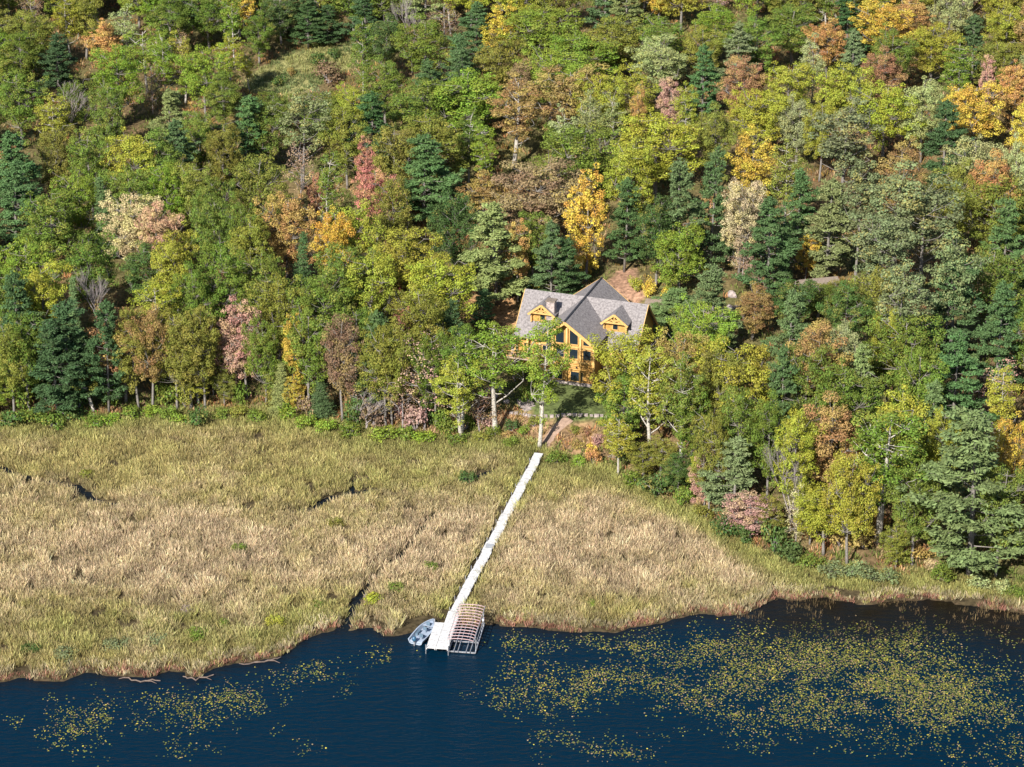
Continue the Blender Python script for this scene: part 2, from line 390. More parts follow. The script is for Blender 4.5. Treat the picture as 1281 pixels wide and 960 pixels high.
def pine(seed, H=19, L=4.0, bare=.16, tufts=True, step=.85, size=.46, irr=.25, cone=False, slv=20, bark=None, tr_r=.24):
    rng = np.random.default_rng(seed); mb = MB(); lean = rng.uniform(-.25, .25, 2)
    def tr(z): t = z / H; return np.array([lean[0] * t * t, lean[1] * t * t, z])
    P, Nn, Tt, Sz, Ti = [], [], [], [], []
    ph = rng.uniform(0, 6.28, 3)
    z = H * bare
    while z < H - .25:
        t = z / H
        wh = rng.uniform(.76, 1.12)
        if cone: prof = (1 - t) ** .85
        else: prof = min(1, (1 - t) * 1.45) ** .62 * (.80 + .20 * math.sin(min(1, t * 1.9) * 2.4)) * wh
        nb = 6 if t < .8 else 5
        a0 = rng.uniform(0, 6.28); wh = rng.uniform(.78, 1.12)
        for i in range(nb):
            if rng.uniform() < irr * .5 and t < .75: continue
            a = a0 + i * 6.283 / nb + rng.uniform(-.3, .3); ln = max(.3, L * prof * rng.uniform(1 - irr * 1.3, 1 + irr * .6) * (1 + (0 if cone else .2) * math.sin(a + ph[0] + z * .25) + (0 if cone else .13) * math.sin(2 * a + ph[1] + z * .5)))
            zz = z + rng.uniform(-.25, .25)
            rise = (.05 + .55 * max(0, t - .45)) if not cone else (-.15 + .35 * t)
            p0 = tr(zz); dh = np.array([math.cos(a), math.sin(a), 0.0])
            def bp_(s): return p0 + dh * ln * s + np.array([0, 0, ln * (rise * s + (.12 if not cone else .18) * s * s)])
            mb.tube([bp_(0), bp_(.5), bp_(1)], [.055 * (1.2 - t), .035, .012], 4, cap=False)
            side = np.cross(dh, [0, 0, 1.0])
            nt = max(1, int(ln / .62))
            cl = rng.uniform()
            for j in range(nt + 1):
                s = .30 + .72 * j / max(1, nt) if nt > 1 else .8
                spread = (.95 - .55 * abs(s - .62)) * .55 * (ln * .42)
                for sd in ((-1, 0, 1) if ln > 1.6 else (0,)):
                    if sd and s > .93: continue
                    c = bp_(min(s, 1.0)) + side * sd * spread * rng.uniform(.5, 1.2) + np.array([0, 0, rng.uniform(-.06, .12)])
                    n = int(slv * rng.uniform(.7, 1.2)); off = rng.normal(size=(n, 3)) * np.array([.34, .34, .12])
                    P.append(c + off); dirn = dh * .9 + side * sd * .6 + np.array([0, 0, .35])
                    Tt.append(dirn + rng.normal(size=(n, 3)) * .55); Nn.append(np.array([0, 0, 1.0]) + dh * .35 + rng.normal(size=(n, 3)) * .5)
                    Sz.append(rng.uniform(.7, 1.3, n) * size)
                    ti = np.clip(rng.uniform(0, .7, n) + .3 * s, 0, 1); Ti.append(np.stack([ti, np.clip(cl + rng.normal(size=n) * .1, 0, 1), 0 * ti], 1))
        z += step * rng.uniform(.75, 1.25) * (1 if t < .75 else .7)
    n = 24; P.append(tr(H - .3) + rng.normal(size=(n, 3)) * np.array([.12, .12, .3])); Tt.append(np.array([0, 0, 1.]) + rng.normal(size=(n, 3)) * .3)
    Nn.append(rng.normal(size=(n, 3))); Sz.append(np.full(n, size)); Ti.append(np.full((n, 3), .6))
    V, F = leafquads(np.concatenate(P), np.concatenate(Nn), np.concatenate(Tt), np.concatenate(Sz), .34, rng)
    cm = mesh_np("crown", V, F, M_NEEDLE, attrs={"tint": np.repeat(np.concatenate(Ti), 4, 0)}, link=False)
    mb.tube([tr(0) - np.array([0, 0, .4]), tr(H * .3), tr(H * .65), tr(H - .2)], [tr_r, tr_r * .75, tr_r * .42, .03], 7)
    return cm, mb.mesh("trunk", bark or M_BARKG, smooth=True)

def softpine(seed, H=16, L=4.2):
    rng = np.random.default_rng(seed); mb = MB(); P, Nn, Tt, Sz, Ti = [], [], [], [], []; ph = rng.uniform(0, 6.28, 4); z0 = H * rng.uniform(.06, .16)
    lean = rng.uniform(-.5, .5, 2)
    def tr(z): t = z / H; return np.array([lean[0] * t * t, lean[1] * t * t, z])
    nbr = 76; az = rng.uniform(0, 6.28)
    for i in range(nbr):
        t = (i + rng.uniform(-.4, .4)) / nbr; z = z0 + (H - z0 - .5) * max(0, t) ** .92; t = z / H; az += 2.4 + rng.uniform(-.5, .5)
        if t < .7 and rng.random() < .16: continue
        prof = min(1, (1 - t) * 1.35 + .06) ** .75 * (.86 + .22 * math.sin(z * .9 + ph[0])) * (1 + .22 * math.sin(az + ph[1] + z * .3))
        ln = max(.5, L * prof * rng.uniform(.62, 1.12)); dh = np.array([math.cos(az), math.sin(az), 0.]); rise = rng.uniform(-.05, .18) + .5 * max(0, t - .4); p0 = tr(z)
        def bp_(q): return p0 + dh * ln * q + np.array([0, 0, ln * (rise * q + .16 * q * q)])
        mb.tube([bp_(0), bp_(.5), bp_(1)], [.06 * (1.25 - t), .035, .012], 4, cap=False)
        side = np.cross(dh, [0, 0, 1.]); cl = rng.uniform(); k_ = max(2, int(ln * 3.1))
        for j in range(k_):
            q = rng.uniform(.42, 1.03) if ln > 1.2 else rng.uniform(.2, 1); off = rng.normal() * ln * .17 * (1.2 - q * .5)
            c = bp_(q) + side * off + np.array([0, 0, rng.uniform(-.12, .2)]); rad = rng.uniform(.38, .68); n = int(44 * rng.uniform(.7, 1.3))
            dd = rng.normal(size=(n, 3)); dd /= np.linalg.norm(dd, axis=1, keepdims=True)
            P.append(c + dd * rng.uniform(.2, 1, (n, 1)) * rad * np.array([1.15, 1.15, .55])); Nn.append(dd * .5 + np.array([0, 0, .7]) + rng.normal(size=(n, 3)) * .55)
            Tt.append(dh * .6 + dd * .8 + np.array([0, 0, .3]) + rng.normal(size=(n, 3)) * .4); Sz.append(rng.uniform(.6, 1.25, n) * .38)
            c2 = np.clip(cl * .5 + rng.uniform() * .5, 0, 1); ti = np.clip(rng.uniform(0, .7, n) + .3 * c2, 0, 1); Ti.append(np.stack([ti, np.full(n, c2), 0 * ti], 1))
    for zt in np.linspace(H - 1.3, H, 5):
        n = 26; P.append(tr(zt) + rng.normal(size=(n, 3)) * np.array([.3, .3, .2]) * (1.2 - .8 * (zt - H + 1.3) / 1.3)); Tt.append(np.array([0, 0, 1.]) + rng.normal(size=(n, 3)) * .6); Nn.append(rng.normal(size=(n, 3))); Sz.append(np.full(n, .34)); Ti.append(np.full((n, 3), .6))
    V, F = leafquads(np.concatenate(P), np.concatenate(Nn), np.concatenate(Tt), np.concatenate(Sz), .4, rng)
    cm = mesh_np("crown", V, F, M_NEEDLE, attrs={"tint": np.repeat(np.concatenate(Ti), 4, 0)}, link=False)
    mb.tube([tr(0) - np.array([0, 0, .4]), tr(H * .3), tr(H * .65), tr(H - .2)], [.24, .18, .1, .03], 7)
    return cm, mb.mesh("trunk", M_BARKG, smooth=True)

def bare(seed, H=12, sp_=.9, bark=None):
    rnd = random.Random(seed); mb = MB()
    def grow(p, d, ln, r, lv):
        q = p + d * ln; mid = p.lerp(q, .5) + Vector((rnd.uniform(-.06, .06), rnd.uniform(-.06, .06), 0)) * ln
        mb.tube([p, mid, q], [r, r * .85, r * .65], 5 if lv < 2 else 3, cap=False)
        if lv >= 5 or r < .012: return
        for i in range(3 if lv < 3 else 4):
            a = rnd.uniform(0, 6.28); sp2 = rnd.uniform(.25, .75) * sp_
            perp = Vector((math.cos(a), math.sin(a), rnd.uniform(-.1, .3)))
            nd = (d + perp * sp2 + Vector((0, 0, .12))).normalized(); st = p.lerp(q, rnd.uniform(.45, 1) if i else 1)
            grow(st, nd, ln * rnd.uniform(.6, .85), r * .58, lv + 1)
    grow(Vector((0, 0, -.3)), Vector((0, 0, 1)), H * .30, .17, 0)
    return mb.mesh("trunk", bark or M_TWIG)

LIB = {}
LIB['oak'] = [(broadleaf(10 + i, 15, 4.6, .15 + .03 * (i % 3), 165, 190, .205, rcl=(.42, 1.05), trunk_r=.24), 15, 4.4) for i in range(6)]
LIB['maple'] = [(broadleaf(30 + i, 15, 3.4, .12, 125, 190, .205, rcl=(.4, .95)), 15, 3.3) for i in range(4)]
LIB['aspen'] = [(broadleaf(50 + i, 17, 2.4, .25, 95, 200, .19, rcl=(.35, .78), trunk_r=.15, bark=M_BARKP, forks=12), 17, 2.3) for i in range(4)]
LIB['open'] = [(broadleaf(70 + i, 19, 3.9, .32, 92, 180, .21, rcl=(.42, .95), trunk_r=.27, bark=M_BARKP, forks=11), 19, 3.5) for i in range(4)]
LIB['thin'] = [(broadleaf(90 + i, 13, 3.2, .15, 64, 44, .2, rcl=(.5, .95), trunk_r=.13, bark=M_TWIG, forks=14), 13, 3.1) for i in range(3)]
LIB['pine'] = [(softpine(110 + i), 16, 3.9) for i in range(7)]
LIB['spruce'] = [(pine(130 + i, 16, 3.1, .06, irr=.15, cone=True, step=.62, size=.38), 16, 2.9) for i in range(3)]
LIB['redpine'] = [(broadleaf(150 + i, 19, 3.7, .38, 64, 150, .26, rcl=(.65, 1.05), trunk_r=.2, bark=M_BARKG, forks=14), 19, 3.6) for i in range(3)]
LIB['bare'] = [((None, bare(170 + i)), 9.5, 3.2) for i in range(3)]
def bush(seed, r=1.5, h=1.7, ncl=13):
    rng = np.random.default_rng(seed); cl = []
    for i in range(ncl):
        a = rng.uniform(0, 6.28); q = rng.uniform(0, 1) ** .5 * r * .7
        cl.append([math.cos(a) * q, math.sin(a) * q, h * rng.uniform(.25, .78), rng.uniform(.42, .68)])
    cm = crown_mesh("foliage", np.array(cl), 190, .18, rng, M_LEAF); mb = MB()
    for c in cl[:8]: mb.tube([(0, 0, -.1), (c[0] * .4, c[1] * .4, c[2] * .6), c[:3]], [.05, .035, .015], 4, cap=False)
    return cm, mb.mesh("stem", M_TWIG)
LIB['shrub'] = [(bush(200 + i), 1.9, 1.5) for i in range(4)]

# base colours: key -> (linear rgb, word)
PAL = {
 'g': ((0.112, 0.172, 0.03), 'green'), 'b': ((0.155, 0.24, 0.032), 'bright green'), 'y': ((0.27, 0.3, 0.04), 'yellow-green'),
 'l': ((0.17, 0.19, 0.036), 'olive'), 'd': ((0.062, 0.115, 0.032), 'dark green'), 'G': ((0.5, 0.39, 0.06), 'golden yellow'),
 'o': ((0.42, 0.27, 0.085), 'orange-gold'), 'O': ((0.31, 0.22, 0.075), 'orange-brown'), 'r': ((0.28, 0.175, 0.085), 'rust-red'), 'n': ((0.23, 0.165, 0.09), 'russet-brown'),
 'k': ((0.46, 0.29, 0.21), 'pink'), 'R': ((0.42, 0.2, 0.13), 'red'), 'c': ((0.46, 0.41, 0.22), 'cream-yellow'), 'p': ((0.28, 0.33, 0.14), 'pale green'),
 'B': ((0.078, 0.138, 0.05), 'bluish green'), 'D': ((0.054, 0.102, 0.038), 'deep green'), 'Y': ((0.19, 0.225, 0.08), 'yellowish green'), 'P': ((0.12, 0.178, 0.068), 'pale grey-green'),
 'e': ((0.15, 0.185, 0.085), 'grey-green'), 'w': ((.30, .26, .24), 'grey'), 'h': ((.38, .25, .20), 'pinkish brown'), 'a': ((.42, .30, .18), 'tan')}
KIND = {'O': ('oak', 'broadleaf_tree', 'broadleaf tree'), 'M': ('maple', 'maple_tree', 'maple'), 'A': ('aspen', 'aspen_tree', 'slender aspen'),
        'T': ('open', 'broadleaf_tree', 'broadleaf tree'), 'H': ('thin', 'thin_tree', 'thin-leaved tree'), 'P': ('pine', 'pine_tree', 'pine'),
        'S': ('spruce', 'spruce_tree', 'spruce'), 'R': ('redpine', 'pine_tree', 'tufted pine'), 'B': ('bare', 'bare_tree', 'bare tree'), 'U': ('shrub', 'shrub', 'shrub')}
# kind colour u v_top width_px [H=metres | b=v_base] ['label']
SPEC = """
P D 68 42 45|M o 129 24 46 'orange-gold maple near the top left'|A p 158 8 34|A b 180 30 44|A b 205 37 34|A y 232 46 34 b=132|A y 292 44 34 b=126 'slim pale-trunked aspen left of the hillside meadow'|A y 312 66 20 b=115
B w 84 106 60 H=11 'large leafless grey tree high on the left slope'|H k 228 40 22 H=12|O g 23 38 55|O g 20 84 60|O l 40 12 60|O g 95 92 45|M o 101 94 22 H=8|O g 130 100 45|O l 2 10 50
P D 384 -4 40 H=9|P D 408 8 38 H=7|O d 350 -8 44 H=9|O g 322 16 40 H=9|O g 340 114 50 H=7|O g 410 112 54 H=7|O y 440 108 50 H=8|O d 325 122 44 H=7|O g 395 124 50 H=8|O l 360 130 50 H=9|R e 375 110 56 'grey-green tufted pine below the hillside meadow'|P B 218 153 54|P B 303 120 55 'bluish pine just below the meadow'|O g 328 116 54|O g 248 128 52|O y 165 160 72 'yellow-green crown in the upper left wood'|O g 195 158 60|P B 17 163 62 'broad bluish pine at the left edge of the wood'|O g 110 158 56|O l 70 150 50|O l 275 150 50
O b 97 207 52 'small bright green round tree on the left slope'|O g 57 235 74|O g 160 203 62|O b 206 200 50|O l 238 197 52|O l 322 190 68|O O 355 238 62 'orange-brown crown in the middle of the left slope'|M R 393 215 22 H=9 'small coral-red maple above the orange-brown crown'|O c 163 238 62 'large cream-yellow crown on the left slope'|O a 196 250 56|S B 130 222 34|O y 218 284 58|O g 112 283 62|O b 33 296 74|O G 413 256 48|S B 373 291 30|O l 312 268 60|P B 12 206 60|O g 262 238 50|O g 270 215 50|O g 300 250 40|O g 275 300 60|O g 330 310 58
P D 458 -2 46|B w 514 2 34 H=12|H n 555 4 50|P B 596 2 44|M G 627 3 44|O b 680 7 84 'bright green crown at the top middle'|O b 727 38 84|O l 625 46 64|O b 690 58 70|O l 770 18 70|O p 823 46 72|O g 826 18 70|P B 573 44 40|P B 578 62 46|P B 529 74 50|O g 480 72 54|P D 462 114 56|O l 432 128 50|O b 585 87 92 'broad bright green crown above the pine in the middle'|O g 533 94 84|O l 535 138 84|O l 490 150 50
T O 643 98 66 b=212 'tall orange-brown tree on bare pale trunk above dark gap'|M n 651 74 40|O O 716 82 82|O y 752 90 52|A p 701 132 30|A Y 737 110 36|A Y 768 117 34|M k 838 96 34 H=11 'pink maple in the upper middle'|M o 797 107 20 H=10|O g 735 150 94|O y 822 135 96|O y 790 170 60
O n 676 197 100 'wide russet-brown crown above the log house'|M G 733 212 50 b=352 'tall yellow maple behind the log house'|P B 781 227 52 b=340|P P 846 203 54 b=352|O d 823 240 56 'dark green crown behind the house right end'|P B 529 170 76 'large bluish pine with visible trunk in the middle'|O d 566 234 56|M R 457 174 28 H=9|M R 470 204 50|O l 490 215 50|O y 447 251 62|O y 505 281 86 'broad yellow-green crown left of the big yellowish pine'|P Y 622 258 78 b=384 'big yellowish pine with bare trunk left of the house'|M o 648 268 30|O g 425 300 58|O g 668 262 50 H=12|P B 690 275 46 H=13|P D 708 300 40 H=10
O G 1103 -2 64 'golden crown at the top edge on the right'|O o 1140 -6 60|O o 1037 21 46|P e 1068 37 38|O g 1117 34 54|O y 1170 27 64|P B 1222 21 42 'narrow bluish pine at the upper right'|O y 1262 8 60|O l 1250 45 50|P e 925 29 46|P D 1063 -4 46|O b 897 4 62 'bright green crown at the top right of centre'|O g 995 4 70|O g 950 20 55|O l 880 30 50
P B 881 57 40 'slim bluish pine beside the tall rust-red tree'|O r 932 67 60 'tall rust-red tree in the upper right'|O y 985 74 64|O y 1058 74 60|O r 1108 60 50 'rusty orange round crown near the upper right'|M k 1238 67 20 H=10|O o 1273 74 46|O p 1158 96 58|O G 1220 99 68 'golden yellow round crown near the right edge'|O y 1110 101 68|P D 1187 124 54 'dark pine below the golden crown on the right'|M O 1128 174 58|O o 1247 190 62 'orange-gold crown on the right edge'|O p 1230 166 60|O p 1275 172 50|R e 1056 128 78 'half-bare grey-green pine on the right slope'|R e 1120 208 78|R e 1160 220 80|R e 1105 262 70|O l 1247 218 74|O l 1200 200 60
M G 947 161 52 'yellow maple right of the tall rust-red tree's foot'|A l 985 168 36|O c 929 217 54 'pale yellow crown beside the dark pine pair'|P B 893 184 48 H=18|P P 846 364 58 b=420|O g 866 386 42 H=8|P P 858 214 48|P B 965 248 66 H=15|P B 1000 214 52|P Y 1040 219 66|M G 1010 288 24 H=8|A y 863 97 28|R e 1068 205 56 b=362|H a 955 250 44 H=9|H a 930 300 36 H=6|O y 1030 120 40|O l 900 130 50
O y 45 324 62|P D 17 344 58|S P 89 350 24|O g 80 384 60|B w 117 345 46 H=11 'bare grey tree leaning out of the lower left wood'|O O 150 380 66 'orange-brown tree with thin trunk on the lower left'|O O 178 392 50|T y 197 348 62 b=470|O g 240 330 50|O l 228 408 58|O l 250 380 46|M k 309 366 44 b=500 'tall pink maple at the left wood edge'|M k 291 402 34 b=502 'lower pink maple touching the tall pink one'|M o 262 391 30 H=12|O l 345 342 64|O g 403 330 72|O g 380 392 58|M G 359 444 34|S Y 352 462 30 b=528|M G 368 478 22 b=530 'small yellow maple at the edge of the marsh'|S B 402 474 32 b=524|O n 420 424 50 'russet crown left of the lower wood edge middle'|P D 58 438 74|P D 33 478 62|P D 95 476 48|T l 118 440 50 b=517 'leaning pale-trunked tree at the left wood edge'|O l 188 474 52|T y 248 462 40 b=508|O l 150 430 50|O g 10 430 54|O l 5 400 50|O g 0 330 60|T g 285 440 40 b=500|O g 320 430 44|O l 215 450 40
O y 545 314 78|O y 460 306 62|O l 522 354 64|P D 566 374 38 H=11|M R 497 346 22 H=8 'small red maple deep in the wood left of the house'|M R 509 384 30 H=8 'orange-red maple lower down left of the house'|P B 465 391 48|O l 488 400 44|P B 604 365 30 H=6|T g 577 402 52 b=545|T b 620 392 76 b=546|O g 544 412 46|H h 528 440 66 H=13 'pinkish half-bare tree at the wood edge'|H n 441 424 58|B w 456 500 54 H=5|O l 474 454 58|T y 577 440 56 b=552|H n 500 470 50|H n 600 480 44 H=7|O g 440 380 54|O g 600 425 40 H=10
T b 675 390 58 b=563 'tall pale-trunked tree in front of the log house'|O y 795 406 84 H=15|O O 852 407 56 H=15|T y 815 430 62 b=586|T g 850 440 56 b=606|O g 780 470 60 H=11|A y 775 535 38 b=616|O g 870 470 50|S P 760 372 1
P P 894 336 64|H h 948 329 46 H=5|O b 884 373 68|O O 944 356 52 H=8|P P 988 364 50|O d 993 344 50 H=9|O g 1022 356 58 b=402|O l 1046 350 40 b=392|O O 1030 402 84|O d 1060 352 60 H=12|R e 1133 326 70|P B 1197 326 78 'large broad bluish pine on the right'|P B 1256 353 62|O g 1138 389 84|O y 1118 382 40|P Y 1086 434 44|O y 930 424 84|O g 1052 446 78|P B 985 432 44|O g 925 480 66|O g 965 490 50|O O 1045 497 84|O y 1000 508 60|O y 1130 486 84|P P 1165 476 58 'pale grey-green pine in the lower right wood'|H k 1247 455 56 H=9 'pinkish bare-branched tree near the right edge'|P P 1212 518 124 b=724 'biggest green pine by the water at the lower right'|O G 1262 522 50|P B 1200 420 74|O g 1155 432 60|O g 1010 430 60|O g 1262 590 60|O l 1100 330 60
T g 1098 500 100 b=681 'tree with thick pale trunk by the right shore'|M k 938 612 60 b=676 'low pink tree at the edge of the marsh on the right'|B w 988 560 50 b=668 'bare grey tree above the right marsh edge'|P e 918 548 64 b=650|O y 1030 600 62 b=695 'yellow-green tree by the right marsh corner'|M k 880 558 30 b=646|O g 1150 570 60|O y 1068 560 60|M o 905 500 24|H k 1000 630 34 H=4|H c 995 604 34 b=690
P B 1262 250 60|O g 1240 300 60|R e 1190 290 60|O p 1060 400 44|O y 1180 500 44|O l 1240 570 50|O l 900 560 40|O l 900 430 50
"""
import re
_LW = {}
trees = []           # (u, v_mid, descriptor, root, is_landmark)
placed = []          # (x, y, crown_radius)
rs = random.Random(4)
def scale_at(y, z): return FPX / (y * cp - (z - CAMH) * sp)
DEFH = {'O': 14.5, 'M': 13.5, 'A': 16, 'T': 18, 'H': 11, 'P': 15, 'S': 12, 'R': 18.5, 'B': 10, 'U': 1.8}
def put_tree(kd, ck, x, y, z, H, rad, label=None, grp=None, sap=False):
    key, nm, word = KIND[kd]; (cm, tm), h0, r0 = rs.choice(LIB[key])
    if nm == 'broadleaf_tree' and ck in 'lnOra' and kd == 'O': nm, word = 'oak_tree', 'oak'
    if sap: nm, word = 'sapling', 'young tree'
    root = empty(nm, (x, y, z), rs.uniform(0, 6.28)); root["category"] = 'shrub' if kd == 'U' else 'tree'
    root.scale = (rad / r0, rad / r0, H / h0)
    if kd != 'U': root.rotation_euler = (R(rs.gauss(0, 1.6)), R(rs.gauss(0, 1.6)), rs.uniform(0, 6.28)); root['height_m'] = round(H, 2)
    if kd == 'T' and label and 'leaning' in label: root.rotation_euler = (R(-3), R(-9), 0)
    rgb, cw = PAL[ck]; jit = [rs.uniform(.94, 1.07) for _ in range(3)]; v = rs.uniform(.88, 1.12)
    for nme, me in (('foliage' if kd == 'U' else 'crown', cm), ('stem' if kd == 'U' else 'trunk', tm)):
        if me is None: continue
        o = bpy.data.objects.new(nme, me); COL.objects.link(o); o.parent = root
        o.color = (*[min(.8, c * j * v) for c, j in zip(rgb, jit)], 1)
    u, vt, dep = project(x, y, z + H * .75)
    size = '' if kd == 'U' or sap else 'broad ' if rad > 4.3 else 'small ' if rad < 3.0 else ''; desc = (size + cw + ' ' + word) if kd != 'B' else 'grey bare tree'
    if label: root["label"] = label
    if grp: root["group"] = grp
    trees.append([u, vt, desc, root, label, dep]); placed.append((x, y, rad)); return root
for item in re.split(r"[|\n]", SPEC):
    item = item.strip()
    if not item: continue
    m = re.match(r"(\w) (\w) (-?\d+) (-?\d+) (\d+)(?: (H|b)=([\d.]+))?(?: '(.*)')?$", item)
    if not m: print("BAD SPEC", item); continue
    kd, ck, u, v, wpx = m.group(1), m.group(2), float(m.group(3)), float(m.group(4)), float(m.group(5))
    if wpx < 5: continue
    if m.group(6) == 'b':
        x, y, z = ground_at(u, float(m.group(7))); H = (float(m.group(7)) - v) / (scale_at(y, z) * .92)
    else:
        H = float(m.group(7)) if m.group(6) else DEFH[kd] * rs.uniform(.93, 1.07) * (1 - .28 * max(0, min(1, (170 - v) / 170)))
        x, y, z = base_for_top(u, v, H)
    if y < float(wood_y(x)) + 1 and m.group(6) != 'b':      # keep inside the wood
        y = float(wood_y(x)) + rs.uniform(1.5, 3); z = float(height(x, y))
    if y < float(wood_y(x)) - .5: y = float(wood_y(x)) + .5; z = float(height(x, y))
    put_tree(kd, ck, x, y, z, H, max(.6, wpx / 2 / scale_at(y, z) * (1.28 if kd == 'P' else 1.12)), m.group(8))
N_HAND = len(trees)

# protected picture regions (the clearings and buildings seen from the lake): x0,y0,x1,y1
PROT = [(655,352,812,476), (316,62,436,112), (690,470,760,560), (752,334,800,372), (1004,346,1038,366), (800,372,850,392), (588,350,660,402), (600,470,690,545), (632,150,660,208), (920,250,950,330), (520,490,640,548)]
def blocked(x, y, z, H, rad):
    u, vb, dep = project(x, y, z + H * .2); u2, vt, _ = project(x, y, z + H); r = rad * FPX / dep * .85
    for a, b_, c_, d_ in PROT:
        if u - r < c_ and u + r > a and vt < d_ and vb > b_: return True
    return False
def house_local(x, y):
    dx, dy = x - HC[0], y - HC[1]; c_, s_ = math.cos(-HROT), math.sin(-HROT)
    return dx * c_ - dy * s_, dx * s_ + dy * c_
fill = 0
CV = 6; cov = np.zeros((180, 240), bool)                  # rough coverage of the view by crowns
def crown_cells(x, y, z, H, rad):
    u, v0, dep = project(x, y, z + H * .62); r = rad * FPX / dep; hh = H * .42 * FPX / dep * .92
    jj, ii = np.meshgrid(np.arange(240), np.arange(180)); return (((jj * CV - 80 - u) / r) ** 2 + ((ii * CV - 100 - v0) / hh) ** 2) < .85
for t, (px_, py_, pr_) in zip(trees, placed):
    if t[3].name.startswith('bare') or t[3].name.startswith('thin'): continue
    Hh = t[3].scale.z * {'pine': 17, 'spruce': 16}.get(t[3].name.split('_')[0], 15); cov |= crown_cells(px_, py_, t[3].location.z, Hh, pr_)
for i in range(26000):
    y = rs.uniform(262, 545); hw = (y * .94 + 60) * 640 / FPX + 22; x = rs.uniform(-hw, hw)
    dw = y - float(wood_y(x))
    if dw < 2.0: continue
    if in_poly(x, y, MEADOW) or in_poly(x, y, YARDBACK) or in_poly(x, y, LAWN) or in_poly(x, y, NEEDLEBED) or in_poly(x, y, LEAFY): continue
    hx, hy = house_local(x, y)
    if -12 < hx < 12 and -11.5 < hy < 10: continue
    z = float(height(x, y)); u, vt, dep = project(x, y, z + 12)
    right = float(sstep(480, 900, u)); up = float(1 - sstep(80, 420, vt)); q = rs.random(); low = dw < 16 and rs.random() < (.85 if dw < 7 else .6)
    if low: kd, ck = rs.choice([('O', 'g'), ('O', 'd'), ('O', 'b'), ('M', 'l'), ('O', 'b'), ('O', 'y'), ('M', 'n')])
    elif q < .24 - .12 * right: kd, ck = "P", rs.choice("DBBBYP")
    elif q < .84: kd, ck = 'O', rs.choice('ggbbglyd' if rs.random() > right * .8 else ('yyybylGp' if rs.random() < .3 + .7 * up else 'gybbyl'))
    elif q < .92: kd, ck = 'A', rs.choice('bygp')
    elif q < .975: kd, ck = 'M', rs.choice('GOnylo' if rs.random() < .6 else 'ylbg')
    else: kd, ck = 'H', rs.choice('nha')
    rad = {'P': 3.9, 'O': 4.1, 'A': 2.3, 'M': 3.1, 'H': 2.5}[kd] * rs.uniform(.8, 1.2); H = DEFH[kd] * rs.uniform(.72, .98)
    if low: rad *= .62; H = rs.uniform(4.5, 7.5)
    md = min((math.hypot(x - a, y - b_) / (rad + r_) for a, b_, r_ in placed), default=9)
    if md < (.45 if low else .55) or blocked(x, y, z, H, rad): continue
    inv = -60 < u < 1340 and vt > -60
    if inv:
        cc = crown_cells(x, y, z, H, rad); tot = cc.sum()
        if tot == 0 or (cc & ~cov).sum() < tot * ((.06 if dw < 8 else .28) if low else .40): continue
        cov |= cc
    elif md < .95: continue
    put_tree(kd, ck, x, y, z, H, rad, sap=low); fill += 1
print("TREES hand", N_HAND, "fill", fill)

